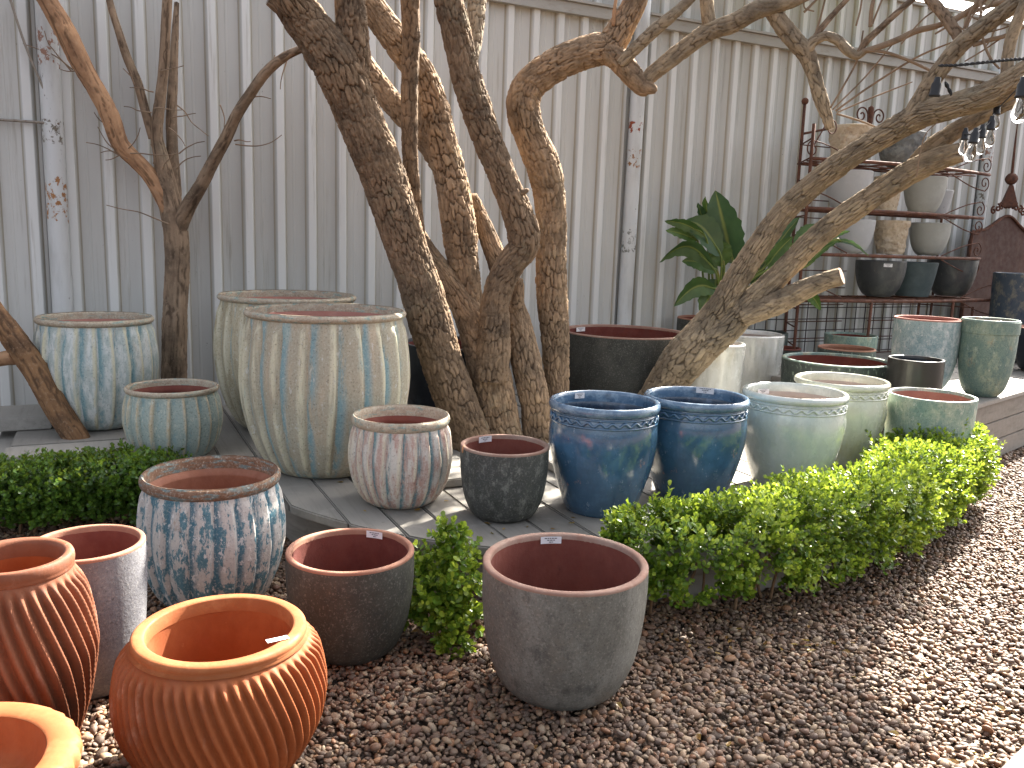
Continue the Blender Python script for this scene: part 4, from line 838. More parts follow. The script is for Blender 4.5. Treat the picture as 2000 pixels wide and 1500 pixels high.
# --- crowns above the picture: leaves that shade the yard
t = NT('crown leaf'); c = t.mix(t.ramp(t.rand(), 0, 1, 0, 1, False), '#3d5524', '#56702f'); t.done(c, .5); M_leafC = t.m
def leaf_cloud(centers, radii, n_each, size, rg):
    Vs = []; Ts = []
    base = np.array([[0, 0, 0], [.5, .32, .06], [1, 0, 0], [.5, -.32, .06]])
    for c_, r_, n_ in zip(centers, radii, n_each):
        d = rg.normal(size=(n_, 3)); d /= np.linalg.norm(d, axis=1)[:, None]; p = c_ + d * (r_ * rg.random(n_) ** .5)[:, None] * np.array([1, 1, .7])
        A = rg.normal(size=(n_, 3)); A /= np.linalg.norm(A, axis=1)[:, None]; B_ = np.cross(A, rg.normal(size=(n_, 3))); B_ /= np.linalg.norm(B_, axis=1)[:, None]; Cc = np.cross(A, B_)
        s_ = size * rg.uniform(.7, 1.3, n_)
        v = p[:, None] + s_[:, None, None] * (base[None, :, 0:1] * A[:, None] + base[None, :, 1:2] * B_[:, None] + base[None, :, 2:3] * Cc[:, None]); Vs.append(v.reshape(-1, 3))
    V = np.vstack(Vs); k = len(V) // 4; q = np.arange(k * 4).reshape(-1, 4); return V, q
def crown(tree, shade, anchors):
    """shade: (x, y, radius, leaves, height): spot of ground whose sunlight this clump takes away"""
    cs = []; rs = []; ns_ = []
    for (gx, gy, r_, n_, h) in shade:
        c_ = np.array([gx, gy, 0]) + SUN * (h / SUN[2]); cs.append(c_); rs.append(r_); ns_.append(int(n_ * 1.7))
    loc = np.array(tree.location); V, q = leaf_cloud(cs, rs, ns_, .10, RNG); o = link('crown', mesh('crown', V - loc, q, smooth=False), M_leafC, tree)
    for i, c_ in enumerate(cs):
        a = np.array(min(anchors, key=lambda p: np.linalg.norm(np.array(p) - c_))); mid = (a + c_) / 2 + np.array([0, 0, .25])
        limb(tree, 'branch', [(*a, .03), (*mid, .022), (*c_, .008)], BARK_C, world=True, res=.02)
anB = [at(490, -160, 4.8), at(690, -160, 5.0), at(675, -90, 5.8), at(850, -130, 5.02), at(1290, -130, 5.7), at(1690, -110, 5.4), at(1378, -90, 5.7)]
anC = [at(2160, 50, 4.45), at(2050, -50, 4.75), at(2020, -50, 4.76)]
sB = [(-2.65, 3.85, .32, 110, 4.5), (-2.25, 3.98, .28, 90, 4.5), (-.35, 3.5, .40, 170, 4.3), (.1, 3.75, .38, 150, 4.4), (-.75, 3.9, .40, 150, 4.4), (-.2, 4.3, .40, 150, 4.6), (-2.15, 3.72, .2, 60, 4.4), (.45, 4.1, .32, 100, 4.5), (-.55, 3.1, .34, 130, 4.3), (-.6, 4.7, .25, 60, 4.7)]
sC = [(-.55, 2.65, .30, 150, 4.3), (1.2, 2.6, .2, 60, 4.3), (-.25, 2.5, .36, 210, 4.3), (.15, 2.35, .36, 210, 4.25), (.55, 2.45, .36, 210, 4.25), (.9, 2.55, .30, 170, 4.2), (.3, 2.8, .34, 190, 4.3), (-.1, 2.15, .34, 170, 4.3), (.75, 2.9, .28, 130, 4.3), (.3, 1.95, .34, 150, 4.4), (1.1, 2.85, .25, 110, 4.3), (-.4, 2.85, .30, 150, 4.3), (1.5, 4.3, .28, 60, 4.6), (2.3, 5.0, .3, 50, 4.8), (1.35, 3.25, .22, 80, 4.3), (1.75, 3.7, .22, 70, 4.3)]
crown(TB, sB, anB); crown(TC, sC, anC)

# ================================================================== box hedges
def leaf_mat(name, ca_, cb_, cc_):
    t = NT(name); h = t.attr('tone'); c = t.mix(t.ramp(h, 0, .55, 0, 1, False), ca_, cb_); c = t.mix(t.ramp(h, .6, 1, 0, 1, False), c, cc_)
    t.done(c, .3); t.b.inputs['Specular IOR Level'].default_value = .6
    tr = t.n.new('ShaderNodeBsdfTranslucent'); c2 = t.mix(.35, c, '#c8d040'); t.l(c2, tr.inputs[0])
    mx = t.n.new('ShaderNodeMixShader'); mx.inputs[0].default_value = .36; t.l(t.b.outputs[0], mx.inputs[1]); t.l(tr.outputs[0], mx.inputs[2]); t.l(mx.outputs[0], t.out.inputs[0]); return t.m
M_box = leaf_mat('box leaf', '#2f4a18', '#608229', '#a9ba48'); M_boxd = leaf_mat('dark box leaf', '#31491e', '#466628', '#648834')
M_stem = weathered('box stem', '#7d6248', [('#57432f', (20, 20, 6), .45, .7, .7)], .85)
LV = np.array([[0, 0, 0], [.35, .26, .05], [.72, .33, .09], [.97, .14, .06], [.97, -.14, .06], [.72, -.33, .09], [.35, -.26, .05], [.5, 0, -.02], [.9, 0, .0]])
LT = np.array([[0, 7, 1], [1, 7, 2], [2, 7, 8], [2, 8, 3], [3, 8, 4], [4, 8, 5], [5, 8, 7], [5, 7, 6], [6, 7, 0]])
def shoots(P, D, rg, nl=8, L=.07, size=.036, tone=None):
    """whorls of small rounded leaves along short shoots at P pointing along D"""
    k = len(P); D = D / np.linalg.norm(D, axis=1)[:, None]; A = np.cross(D, rg.normal(size=(k, 3))); A /= np.linalg.norm(A, axis=1)[:, None]; B_ = np.cross(D, A)
    Vs = []; Tn = []
    for i in range(nl):
        f = (i // 2 + .5) / (nl / 2); ph = (i % 2) * math.pi + (i // 2) * 1.57 + rg.normal(0, .35, k)
        rad = A * np.cos(ph)[:, None] + B_ * np.sin(ph)[:, None]
        up = .25 + .9 * f + rg.normal(0, .22, k); dr = rad * np.cos(up)[:, None] + D * np.sin(up)[:, None]
        nz = -rad * np.sin(up)[:, None] + D * np.cos(up)[:, None]; sd = np.cross(nz, dr)
        b = P + D * (L * f)[..., None] if np.ndim(f) else P + D * (L * f); s_ = size * rg.uniform(.7, 1.2, k) * (1.0 - .25 * f)
        v = b[:, None] + s_[:, None, None] * (LV[None, :, 0:1] * dr[:, None] + LV[None, :, 1:2] * sd[:, None] + LV[None, :, 2:3] * nz[:, None])
        Vs.append(v.reshape(-1, 3)); tn = np.clip(rg.normal(.42, .2, k) + .25 * f + (tone if tone is not None else 0), 0, 1); Tn.append(np.repeat(tn, 9))
    V = np.vstack(Vs); n_ = len(V) // 9; T = (LT[None] + (np.arange(n_) * 9)[:, None, None]).reshape(-1, 3); return V, T, np.concatenate(Tn)
def hedge_volume(ctrl, rg, dens, zlow=.1):
    """ctrl rows: x, y, half width, height; returns shoot positions and directions through the hedge's shell"""
    Q, s = resample(np.array(ctrl, float), .02); T, N, B = frames(np.c_[Q[:, :2], np.zeros(len(Q))]); L_ = s[-1]
    n_ = int(dens * L_); si = rg.uniform(0, L_, n_); C = np.stack([np.interp(si, s, Q[:, i]) for i in range(4)], 1)
    tx = np.stack([np.interp(si, s, T[:, i]) for i in range(2)], 1); nx = np.c_[-tx[:, 1], tx[:, 0]]
    a = rg.uniform(-.75, math.pi + .75, n_); lat = np.cos(a); ver = np.sin(a)
    sq = (np.abs(lat) ** 4 + np.abs(ver) ** 4) ** -.25
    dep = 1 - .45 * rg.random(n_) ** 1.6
    bump_ = 1 + .22 * vnoise(np.c_[si * 4.5, lat * 1.7, ver * 1.7], 11) + .17 * vnoise(np.c_[si * 11, lat * 4, ver * 4], 12) + np.where((rg.random(n_) < .035) & (ver > .5), rg.uniform(.1, .3, n_), 0)
    gap = vnoise(np.c_[si * 6.5, lat * 2.4, ver * 2.4], 19)
    endf = np.clip(np.minimum(si, L_ - si) / .16, .25, 1) ** .5
    off = lat * sq * C[:, 2] * dep * bump_ * endf
    z = zlow + (C[:, 3] - zlow) * np.clip(.5 + .5 * ver * sq * dep * bump_ * (.6 + .4 * endf), 0, 1.25)
    P = np.c_[C[:, 0] + nx[:, 0] * off, C[:, 1] + nx[:, 1] * off, z]
    ends = np.where(si < .15, -1., np.where(si > L_ - .15, 1., 0.))
    D = np.c_[nx[:, 0] * lat + tx[:, 0] * ends, nx[:, 1] * lat + tx[:, 1] * ends, np.abs(ver) * 1.2 + .35] + rg.normal(0, .35, (n_, 3))
    k_ = gap > -.52; return P[k_], D[k_], dep[k_]
def hedge(name, label, ctrl, dens, mat, seed, stems, zlow=.1, size=.036, holes=()):
    rg = np.random.default_rng(seed); o = tag(empty(name, (ctrl[0][0], ctrl[0][1], 0)), label, 'hedge'); org = np.array(o.location)
    P, D, dep = hedge_volume(ctrl, rg, dens, zlow)
    for (hx, hy, hz, hr) in holes:
        m = np.linalg.norm(P - np.array([hx, hy, hz]), axis=1) > hr * rg.uniform(.7, 1.2, len(P)); P, D, dep = P[m], D[m], dep[m]
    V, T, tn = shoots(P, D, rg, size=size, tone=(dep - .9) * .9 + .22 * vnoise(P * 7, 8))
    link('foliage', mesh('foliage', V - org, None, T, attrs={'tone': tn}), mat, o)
    for k in range(stems):
        j = rg.integers(0, len(P)); top = P[j] * np.array([1, 1, .75]); f = rg.uniform(.05, .95); Q = catmull(np.array(ctrl)[:, :2], 100)[int(f * 99)]
        b = np.array([Q[0], Q[1], -.01]) + np.r_[rg.normal(0, .05, 2), 0]; top = np.array([b[0] + rg.normal(0, .09), b[1] + rg.normal(0, .09), rg.uniform(.2, .36)]); mid = (b + top) / 2 + rg.normal(0, .025, 3)
        v, q, tr = tube_mesh('stem', np.array([b, mid, top]) - org, [.008, .006, .003], 6, .03); link('stem', mesh('stem', v, q, tr), M_stem, o)
    return o
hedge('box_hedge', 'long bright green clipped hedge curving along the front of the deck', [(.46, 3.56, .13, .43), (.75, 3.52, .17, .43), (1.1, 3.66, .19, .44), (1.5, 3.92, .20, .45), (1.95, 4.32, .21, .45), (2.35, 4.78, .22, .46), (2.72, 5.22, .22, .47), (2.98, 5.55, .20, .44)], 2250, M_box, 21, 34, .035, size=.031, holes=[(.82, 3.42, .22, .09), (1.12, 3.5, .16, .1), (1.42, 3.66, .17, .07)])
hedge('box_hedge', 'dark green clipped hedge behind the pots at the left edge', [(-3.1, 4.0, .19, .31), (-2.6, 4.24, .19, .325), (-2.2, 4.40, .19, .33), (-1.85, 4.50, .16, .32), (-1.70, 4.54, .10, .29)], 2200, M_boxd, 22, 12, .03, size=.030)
rgs = np.random.default_rng(5); sh = tag(empty('small_shrub', (-.2, 3.18, 0)), 'little round leaved shrub growing between the two grey pots', 'shrub'); org = np.array(sh.location)
cl = [(-.20, 3.34, .33, .07, 40), (-.23, 3.33, .39, .045, 22), (-.30, 3.3, .26, .08, 46), (-.19, 3.26, .23, .09, 60), (-.29, 3.22, .15, .085, 60), (-.22, 3.16, .1, .07, 44), (-.37, 3.24, .12, .05, 26), (-.19, 3.12, .03, .05, 28), (-.13, 3.22, .08, .05, 18)]
Ps = []; Ds = []
for (x, y, z, r_, n_) in cl:
    d = rgs.normal(size=(n_, 3)); d /= np.linalg.norm(d, axis=1)[:, None]; Ps.append(np.array([x, y, z]) + d * r_ * rgs.uniform(.4, 1, n_)[:, None]); Ds.append(d + np.array([-.1, -.3, .6]))
V, T, tn = shoots(np.vstack(Ps), np.vstack(Ds), rgs, L=.05, size=.036, tone=.05); V[:, 2] = np.maximum(V[:, 2], .005)
link('foliage', mesh('foliage', V - org, None, T, attrs={'tone': tn}), M_box, sh)
for k in range(7):
    c_ = cl[k]; b = np.array([-.08 + rgs.normal(0, .03), 3.3, -.01]); top = np.array(c_[:3]); mid = (b + top) / 2 + rgs.normal(0, .02, 3); mid[2] = max(mid[2], .03)
    v, q, tr = tube_mesh('stem', np.array([b, mid, top]) - org, [.009, .007, .003], 6, .02); link('stem', mesh('stem', v, q, tr), M_stem, sh)

# ================================================================== broad leaved plant
t = NT('paddle leaf'); uu = t.attr('vein'); c = t.mix(t.ramp(t.noise(6, 3), .35, .7), '#3f5c1e', '#587432'); c = t.mix(t.ramp(t.rand(), 0, 1, 0, .7, False), c, '#34503c')
c = t.mix(t.ramp(uu, .85, 1, 0, .7), c, '#8a9048'); t.done(c, .42)
tr = t.n.new('ShaderNodeBsdfTranslucent'); t.l(c, tr.inputs[0]); mx = t.n.new('ShaderNodeMixShader'); mx.inputs[0].default_value = .25
wv = t.n.new('ShaderNodeTexWave'); wv.inputs['Scale'].default_value = 60
t.l(t.b.outputs[0], mx.inputs[1]); t.l(tr.outputs[0], mx.inputs[2]); t.l(mx.outputs[0], t.out.inputs[0]); M_paddle = t.m
M_stalk = weathered('leaf stalk', '#5f7034', [('#8a7a3e', 12, .5, .7, .7)], .5)
bp = tag(empty('paddle_leaf_plant', (1.849, 8.023, .85)), 'leafy plant with broad torn paddle leaves in a grey pot by the fence', 'plant'); bo = np.array(bp.location)
def paddle(bx, by, tx, ty, w_, Y, bend=.12, face=0., dY=0.):
    a = at(bx, by, Y); b = at(tx, ty, Y + dY); n_ = 18; f = np.linspace(0, 1, n_)
    ax = b - a; L_ = np.linalg.norm(ax); ax /= L_; vw = (a - CO) / np.linalg.norm(a - CO); sd = np.cross(ax, vw); sd /= np.linalg.norm(sd); nm = np.cross(sd, ax)
    sd, nm = sd * math.cos(face) + nm * math.sin(face), nm * math.cos(face) - sd * math.sin(face)
    C = a + (b - a) * f[:, None] + np.array([0, 0, 1]) * (np.sin(f * math.pi) * bend * L_)[:, None]
    hw = w_ / 2 * depth(a) / F_PX * np.sin(np.clip(f ** .8 * 1.0, 0, 1) * math.pi) ** .7 * (1 + .08 * np.sin(f * 40 + bx))
    hw = np.maximum(hw, .002); cc = np.linspace(-1, 1, 9)
    V = C[:, None] + sd[None, None] * (hw[:, None] * cc[None])[..., None] - nm[None, None] * (np.abs(cc)[None] * hw[:, None] * .35)[..., None] + nm[None, None] * (.006 * np.sin(f * 30 + by)[:, None] * np.abs(cc)[None])[..., None]
    me = mesh('leaf', V.reshape(-1, 3) - bo, grid_quads(n_, 9, wrap=False), attrs={'vein': np.tile(1 - np.abs(cc), n_)}); lf = link('leaf', me, M_paddle, bp)
    base = np.array([1.849 + (random.random() - .5) * .16, 8.0 + (random.random() - .5) * .14, .84])
    v, q, tr_ = tube_mesh('stalk', np.array([base, (base * .5 + a * .5) + np.array([(a[0] - base[0]) * -.12, 0, .06]), a, a + (b - a) * .3 + np.array([0, 0, bend * L_ * .7])]) - bo, [.013, .011, .009, .005], 7, .05); link('stalk', mesh('stalk', v, q, tr_), M_stalk, bp)
for a in ((1432, 515, 1397, 372, 72, 7.9, .0, .2), (1408, 500, 1335, 432, 52, 7.8, .2, -.3), (1378, 462, 1298, 432, 24, 7.75, .1, .4), (1362, 470, 1300, 450, 26, 7.8, .05, -.5), (1396, 528, 1288, 512, 40, 7.7, .35, .6), (1402, 530, 1332, 510, 34, 7.8, .1, -.2),
          (1400, 566, 1316, 598, 40, 7.7, .25, .3), (1404, 560, 1368, 612, 44, 7.75, .1, -.4), (1392, 480, 1377, 384, 34, 8.0, .0, .8), (1380, 452, 1362, 396, 24, 8.0, .0, -.7), (1420, 480, 1400, 440, 50, 7.95, .1, .1), (1398, 545, 1395, 590, 40, 7.9, .3, .2), (1415, 520, 1392, 470, 46, 7.85, .1, -.1),
          (1486, 530, 1562, 424, 38, 7.9, .05, .7), (1496, 520, 1548, 462, 32, 7.8, .05, -.5), (1550, 476, 1604, 440, 26, 7.8, .1, .4), (1500, 545, 1560, 500, 44, 8.0, .1, .2), (1566, 500, 1612, 492, 22, 7.7, .2, .3), (1572, 575, 1603, 606, 22, 7.7, .2, -.2), (1575, 520, 1640, 470, 18, 7.6, .1, .6), (1620, 472, 1696, 500, 9, 7.4, .15, .3), (1600, 478, 1660, 452, 14, 7.5, .1, .2), (1470, 560, 1500, 480, 30, 8.0, 0, .5)):
    paddle(*a)

# ================================================================== iron rack with pots
M_iron = weathered('rusty iron', '#523529', [('#6b4534', (14, 14, 14), .42, .66, .85), ('#38261f', (24, 24, 24), .5, .7, .8)], .85, ((90, .4, .002),))
rack = tag(empty('plant_rack', (0, 0, 0), ANG), 'tall rusty wrought iron rack with curved shelves and scrolls by the fence', 'rack')
def iron(name, P, rad, seg=7, step=.04, parent=rack):
    v, q, tr_ = tube_mesh(name, np.array(P, float), rad, seg, step); return link(name, mesh(name, v, q, tr_), M_iron, parent)
def spiral(cx, cz, r0, turns, start, cw, n0, lead=None, plane='s'):
    P = []
    if lead: P += lead
    k = int(22 * turns)
    for i in range(k):
        f = i / (k - 1); a = start + (cw * 2 * math.pi * turns) * f; r_ = r0 * (1 - .82 * f); P.append((cx + r_ * math.cos(a), n0, cz + r_ * math.sin(a)))
    return P
shelves = [(2.38, 5.80, 8.22, 5.95), (1.945, 5.80, 8.20, 5.95), (1.535, 5.80, 8.20, 5.93), (1.12, 5.70, 8.45, 5.85)]
for (z, s0, s1, nf_) in shelves:
    ss = np.linspace(s0, s1, 9); bow = nf_ - .16 * np.sin(np.linspace(0, math.pi, 9))
    iron('front_bar', [(a, b, z) for a, b in zip(ss, bow)], .016, 8, .08); iron('back_bar', [(s0 + .33, nf_ + .48, z), (s1, nf_ + .48, z)], .012, 6, .5)
    for k in range(7):
        f = (k + 1) / 8; a = s0 + (s1 - s0) * f; iron('slat', [(a, nf_ - .16 * math.sin(math.pi * f), z), (a, nf_ + .48, z)], .008, 6, .5)
    for f in (.33, .66): iron('slat', [(s0 + .33 * f, nf_ + .48 * f, z - .004), (s1, nf_ + .48 * f, z - .004)], .008, 6, .5)
    for e, sg in ((s1, 1), (s0, -1)):
        for up in (1, -1):
            if sg < 0 and up < 0: continue
            cx = e - sg * .03; cz = z + up * .085
            ld = [(e - sg * .55, nf_ + .02, z + up * .02), (e - sg * .25, nf_ + .02, z + up * .12)]
            iron('scroll', spiral(cx, cz, .075, 1.35, math.pi / 2 * up, -sg * up, nf_ + .02, ld), .006, 6, .012)
# end ladders, legs and crest
for s0, sb, zt in ((5.80, 6.13, 2.80), (8.22, 8.0, 1.16)):
    for ss_, n0, zz in ((s0, 5.95, zt - .12), (sb, 6.43, zt + .14)):
        iron('post', [(ss_, n0, .2), (ss_, n0, zz)], .015, 8, .3)
    for k in range(int((zt - .3) / .17)):
        iron('rung', [(s0, 5.95, .35 + k * .17), (sb, 6.43, .35 + k * .17)], .007, 6, .3); iron('rung', [(sb, 6.43, .35 + k * .17), (sb + (.75 if sb < 7 else -.75), 6.43, .35 + k * .17)], .006, 6, .3)
iron('leg', [(6.48, 5.72, 1.12), (6.47, 5.72, .2)], .014, 8, .3); iron('leg', [(7.6, 5.72, 1.12), (7.6, 5.72, .2)], .014, 8, .3)
iron('top_bar', [(6.13, 6.43, 2.66), (6.5, 6.43, 2.74), (7.0, 6.43, 2.80), (7.5, 6.43, 2.74), (8.2, 6.43, 2.60)], .012, 7, .1); iron('post', [(8.2, 6.43, .2), (8.2, 6.43, 2.6)], .014, 8, .3)
iron('finial', [(7.0, 6.43, 2.80), (7.0, 6.43, 2.98), (7.0, 6.43, 3.0)], [.02, .028, .004], 8, .02)
for sg in (1, -1): iron('scroll', spiral(7.0 + sg * .12, 2.90, .085, 1.4, math.pi if sg > 0 else 0, -sg, 6.43, [(7.0 + sg * .02, 6.43, 2.78)]), .008, 6, .012)
for (cx, cz) in ((6.02, 2.66), (6.0, 2.2), (6.0, 1.75)): iron('scroll', spiral(cx, cz, .085, 1.4, math.pi, -1, 5.96, [(5.82, 5.96, cz - .18)]), .006, 6, .012)
V, q, _ = join([(IV * .034 + np.array([6.13, n0, 2.96]), None, IT) for n0 in (6.43,)])
link('finial_ball', mesh('finial_ball', V, None, IT), M_iron, rack)
# wire grid behind the low pots
M_wire = weathered('dark wire', '#3a3330', [('#5a4036', 20, .45, .7, .8)], .7)
wg = tag(empty('wire_grid', (0, 0, 0), ANG), 'dark square mesh wire panel standing under the rack', 'wire panel')
pr_ = []
for s_ in np.arange(5.55, 8.3, .135): v, q, tr_ = tube_mesh('w', [(s_, 6.52, .25), (s_, 6.52, 1.12)], .0055, 5, .5); pr_.append((v, q, tr_)); link('wire', mesh('wire', v, q, tr_), M_wire, wg)
for z in np.arange(.3, 1.12, .115): v, q, tr_ = tube_mesh('w', [(5.53, 6.53, z), (8.3, 6.53, z)], .0055, 5, .8); link('wire', mesh('wire', v, q, tr_), M_wire, wg)

ROUGH = weathered('rough cast sandstone', '#b8a78e', [('#cbbca6', (9, 9, 9), .42, .66, .85), ('#85725c', (20, 20, 20), .5, .7, .75)], .92, ((40, .8, .01),))
SLATE = weathered('pitted grey stone', '#6a6c6b', [('#868885', (14, 14, 14), .45, .62, .85), ('#4a4c4c', (10, 10, 10), .5, .68, .8)], .8, ((50, .8, .006),))
SMOOTH = weathered('smooth grey cement', '#999a93', [('#a9aaa3', (4, 4, 4), .42, .7, .8)], .7, ((60, .1, .002),)); SMOOTH2 = weathered('pale grey cement', '#a9aaaa', [('#b9baba', (4, 4, 4), .42, .7, .8), ('#77787a', (30, 30, 12), .62, .72, .6)], .7, ((60, .15, .002),))
GUN = weathered('gunmetal glaze', '#383a3b', [('#53544f', (8, 8, 5), .45, .68, .85), ('#6b6a62', (26, 26, 18), .6, .7, .6)], .5, ((40, .2, .003),), coat=.1); GUN2 = weathered('dark teal grey clay', '#3f4a4b', [('#4d5859', (5, 5, 4), .42, .7, .8)], .7)
def rp(name, label, s_, n0, z, r_, h, prof, m, rough=0., **k):
    l = fw(s_, n0, z); return pot(name, label, PL, tuple(l), r_, h, prof, m, m, m, 'flat', rough_disp=rough, nseg=(150 if rough else 80), group='pots on the iron rack', **k)
NB = 6.18
rp('stone_pot', 'sandy rough cast pot on the top shelf, left', 6.50, NB, 2.40, .205, .335, 'cone', ROUGH, .02)
rp('stone_bowl', 'dark pitted stone bowl in the middle of the top shelf', 7.19, NB, 2.40, .222, .33, 'cup', SLATE, .012)
rp('stone_pot', 'small rough sandstone pot at right on the top shelf', 7.70, NB, 2.40, .12, .33, 'cone', ROUGH, .014)
rp('cement_pot', 'pale speckled grey pot on the second shelf, left', 6.53, NB, 1.965, .212, .36, 'cup', SMOOTH2)
rp('stone_pot', 'rough sandstone pot half hidden on the second shelf', 7.06, NB, 1.965, .135, .34, 'cone', ROUGH, .014)
rp('cement_pot', 'smooth grey cup shaped pot on the second shelf', 7.52, NB - .05, 1.965, .198, .36, 'cup', SMOOTH)
rp('cement_pot', 'small flaring grey pot at the right of the second shelf', 7.88, NB + .1, 1.965, .165, .255, 'cone', SMOOTH2)
rp('cement_pot', 'pale grey cup pot behind the branch on the third shelf', 6.66, NB, 1.555, .19, .32, 'cup', SMOOTH2)
rp('stone_pot', 'craggy sandstone pot in the middle of the third shelf', 7.18, NB, 1.555, .165, .33, 'cone', ROUGH, .022)
rp('cement_pot', 'smooth grey cup pot at right on the third shelf', 7.69, NB - .03, 1.555, .195, .325, 'cup', SMOOTH)
d1 = rp('gunmetal_pot', 'dark gunmetal bowl with white label on the lowest shelf', 6.96, NB - .1, 1.14, .235, .35, 'cup', GUN)
rp('gunmetal_pot', 'dark teal flaring pot in the middle of the lowest shelf', 7.50, NB - .05, 1.14, .22, .345, 'cone', GUN2)
rp('gunmetal_pot', 'dark grey bowl at the right end of the lowest shelf', 8.10, NB - .02, 1.14, .245, .38, 'cup', GUN)
q_ = fw(6.96, NB - .1, 0)[:2]; aa = math.atan2(-q_[1], -q_[0]); label_part(d1, .234, .31, aa + .28, .08, .032, 0., True)

# rusty panel with crest and spire at the right
pn = tag(empty('iron_panel', (0, 0, 0), ANG), 'rusty iron panel with arched top, scroll crest and ball spire', 'iron panel')
M_panel = weathered('rust brown sheet', '#4c352d', [('#5c4338', (5, 5, 3), .42, .68, .85), ('#452a25', (9, 9, 5), .52, .7, .7), ('#7d6258', (26, 26, 6), .62, .74, .5)], .7, ((40, .25, .003),))
s0, s1, sm = 8.80, 9.94, 9.37; top = [(s0, .5), (s0, 1.72), (s0 + .03, 1.80), (s0 + .08, 1.84), (s0 + .22, 1.86), (s0 + .36, 1.93), (s0 + .48, 2.0), (sm, 2.02), (s1 - .48, 2.0), (s1 - .36, 1.93), (s1 - .22, 1.86), (s1 - .08, 1.84), (s1 - .03, 1.80), (s1, 1.72), (s1, .5)]
k = len(top); V = np.array([(a, 6.5, z) for a, z in top] + [(a, 6.53, z) for a, z in top]); bm = bmesh.new(); vs = [bm.verts.new(v) for v in V]
bm.faces.new(vs[:k]); bm.faces.new(vs[k:][::-1])
for i in range(k): bm.faces.new((vs[i], vs[(i + 1) % k], vs[k + (i + 1) % k], vs[k + i]))
bmesh.ops.recalc_face_normals(bm, faces=bm.faces); me = bpy.data.meshes.new('sheet'); bm.to_mesh(me); bm.free(); link('sheet', me, M_panel, pn)
iron('edge_moulding', [(a, 6.49, z) for a, z in top], .016, 8, .02, pn)
for k in range(9):
    f = (k - 4) / 4; iron('crest_scroll', spiral(sm + f * .26, 2.07 + .07 * (1 - f * f), .045, 1.1, math.pi / 2, -1 if k % 2 else 1, 6.49), .011, 6, .01, pn)
V, q, tr_, _, _ = lathe(np.array([(.115, 2.12), (.11, 2.14), (.028, 2.36)]), 4, None, 0, 0, True); V[:, 0] += sm; V[:, 1] += 6.5; link('spire_cone', mesh('spire_cone', V, q, tr_, smooth=False), M_iron, pn)
link('spire_ball', mesh('spire_ball', IV * .068 + np.array([sm - .01, 6.5, 2.43]), None, IT), M_iron, pn)
iron('spike', [(sm, 6.5, 2.3), (sm - .02, 6.5, 2.7), (sm - .03, 6.5, 3.08)], [.016, .013, .003], 8, .05, pn)

# ================================================================== string lights
t = NT('black rubber'); t.done('#1b1b1c', .55); M_rub = t.m
t = NT('bulb glass'); t.b.inputs['Transmission Weight'].default_value = 1.0; t.done('#f4f4f2', .02); t.b.inputs['IOR'].default_value = 1.15; M_bulb = t.m
t = NT('filament'); t.done('#c9c2a8', .3); M_fil = t.m
SOCK = np.array([(.004, .062), (.010, .06), (.012, .045), (.017, .036), (.018, .004), (.020, .002), (.020, -.004), (.016, -.005)])[::-1]
BULB = np.array([(.002, -.085), (.012, -.082), (.020, -.073), (.024, -.060), (.0235, -.045), (.019, -.028), (.014, -.014), (.0135, -.004)])
def bulb(px, py, Y, lab, k=1., tilt=(0, 0), glass=True):
    p = at(px, py, Y); o = tag(empty('string_light', tuple(p)), lab, 'light bulb', 'string lights in the right tree'); o.rotation_euler = (tilt[0], tilt[1], 0); o.scale = (k, k, k)
    V, q, tr_, _, _ = lathe(SOCK, 20, None, 0, 0, True); link('socket', mesh('socket', V, q, tr_), M_rub, o)
    if glass:
        V, q, tr_, _, _ = lathe(catmull(BULB, 18), 24, None, 0, 0, True); b = link('bulb', mesh('bulb', V, q, tr_), M_bulb, o)
        v, q, tr_ = tube_mesh('filament', [(-.006, 0, -.01), (-.008, 0, -.045), (-.002, .004, -.05), (.003, -.004, -.03), (.008, 0, -.05), (.006, 0, -.01)], .0012, 5, .003); link('filament', mesh('filament', v, q, tr_), M_fil, b)
    return o
bulb(1995, 188, 3.2, 'largest clear string light bulb at the right edge', 1.1)
bulb(1935, 252, 4.7, 'clear bulb, upper right of the hanging cluster', 1.1); bulb(1917, 268, 4.6, 'clear bulb in the middle of the hanging cluster', 1.05)
bulb(1901, 278, 4.4, 'clear bulb hanging lowest in the cluster', 1.15, (0, .1)); bulb(1884, 272, 4.9, 'clear bulb half behind the sawn branch end', 1.0); bulb(1946, 222, 4.9, 'clear bulb tucked under the leaning branch', 1.0)
bulb(1825, 186, 4.9, 'black lamp socket hanging on the forked upper branch', 1.55, (.1, .05), False)
def wire(pts, lab, rad=.004, mat=M_rub, tw=False):
    P = np.array([at(*p) for p in pts]); Q, s = resample(P, .012); c0 = Q[0].copy(); parts = []
    for ph in ((0, math.pi) if tw else (0,)):
        T, N, B = frames(Q); a = s / .035 * 2 * math.pi * .5 + ph; W = Q + (N * np.cos(a)[:, None] + B * np.sin(a)[:, None]) * (rad * .9 if tw else 0); parts.append(tube_mesh('w', W - c0, rad, 6, .012))
    V, q, tr_ = join(parts); o = link('light_cable', mesh('light_cable', V, q, tr_), mat); o.location = c0; return tag(o, lab, 'cable')
wire([(1835, 128, 4.98), (1870, 127, 4.85), (1920, 122, 4.7), (1965, 117, 4.5), (2040, 112, 4.2)], 'twisted black cable running level to the right edge', .005, M_rub, True)
wire([(1846, 160, 5.0), (1854, 176, 5.0), (1862, 192, 5.0)], 'short end of black cable below the forked branch', .006, M_rub, True)
wire([(1884, 262, 4.9), (1901, 262, 4.4), (1917, 252, 4.6), (1935, 236, 4.7), (1948, 214, 4.9), (1990, 170, 4.3)], 'black cable that carries the cluster of bulbs', .004)

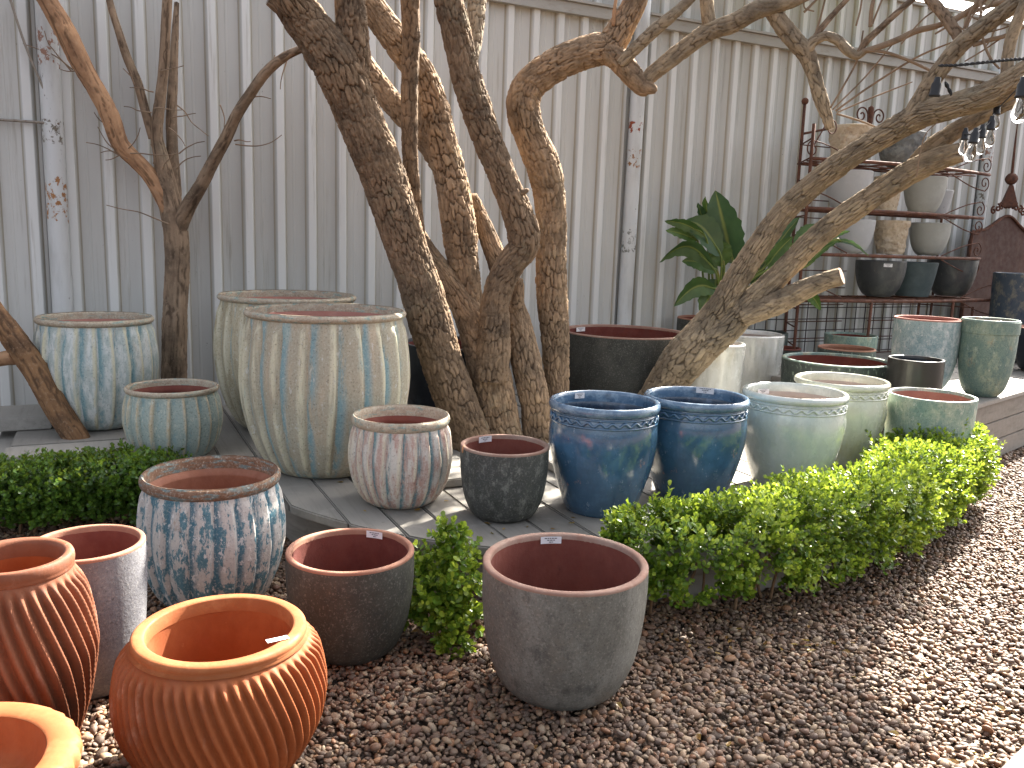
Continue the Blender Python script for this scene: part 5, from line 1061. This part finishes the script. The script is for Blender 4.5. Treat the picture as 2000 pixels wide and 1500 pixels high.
# ================================================================== neighbour's roof beyond the fence
M_tile = weathered('pale roof shingle', '#6d6354', [('#82765f', (3, 3, 20), .42, .66, .85), ('#4c4438', (6, 6, 30), .5, .7, .7)], .9, ((30, .4, .01),))
M_wallh = weathered('house wall', '#a58c78', [('#8f7764', 4, .4, .7, .7)], .9)
hs = tag(empty('neighbour_house', (0, 0, 0), ANG), 'pale shingled roof of a house beyond the fence at top right', 'house')
link('wall', mesh('wall', *box_vqt(9.0, 18, 9.2, 15, 0, 5.1), smooth=False), M_wallh, hs)
for k in range(16):
    y0 = 8.9 + k * .34; z0 = 5.12 + k * .15
    V = np.array([(8.7, y0, z0), (18.5, y0, z0), (18.5, y0 + .42, z0 + .165), (8.7, y0 + .42, z0 + .165), (8.7, y0, z0 + .03), (18.5, y0, z0 + .03), (18.5, y0 + .42, z0 + .18), (8.7, y0 + .42, z0 + .18)])
    link('shingle_course', mesh('shingle_course', V, [[0, 3, 2, 1], [4, 5, 6, 7], [0, 1, 5, 4], [1, 2, 6, 5], [2, 3, 7, 6], [3, 0, 4, 7]], smooth=False), M_tile, hs)

# ================================================================== dry leaves and bits of twig lying about
M_dry = leaf_mat('dry leaf', '#6b4a2c', '#8a6438', '#a88a58')
rgl = np.random.default_rng(31); Ps = []
for (x0, x1, y0, y1, z, n_) in ((-.6, 2.6, 2.0, 3.3, .018, 90), (1.8, 4.0, 3.6, 6.0, .018, 40), (-1.2, 1.4, 3.1, 3.5, .018, 60)):
    Ps.append(np.c_[rgl.uniform(x0, x1, n_), rgl.uniform(y0, y1, n_), np.full(n_, z)])
dk = np.c_[rgl.uniform(-1.0, 2.2, 40), rgl.uniform(3.7, 5.4, 40), np.full(40, ZD + .004)]
dk = dk[[(math.hypot(p @ U - SC, p @ NN - NC) < RC - .06) for p in dk]]; Ps.append(dk)
P = np.vstack(Ps); k = len(P); an = rgl.uniform(0, 6.28, k); D = np.c_[np.cos(an), np.sin(an), rgl.normal(0, .12, k)]; nz = np.c_[rgl.normal(0, .25, (k, 2)), np.ones(k)]; sd = np.cross(nz, D); sd /= np.linalg.norm(sd, axis=1)[:, None]; nz = np.cross(D, sd)
s_ = rgl.uniform(.018, .042, k); V = (P[:, None] + s_[:, None, None] * (LV[None, :, 0:1] * D[:, None] + LV[None, :, 1:2] * .8 * sd[:, None] + LV[None, :, 2:3] * 1.6 * nz[:, None])).reshape(-1, 3)
T = (LT[None] + (np.arange(k) * 9)[:, None, None]).reshape(-1, 3)
tag(link('leaf_litter', mesh('leaf_litter', V, None, T, attrs={'tone': np.repeat(rgl.random(k), 9)}), M_dry), 'scattered dry brown leaves on gravel and deck', 'leaf litter', kind='stuff')
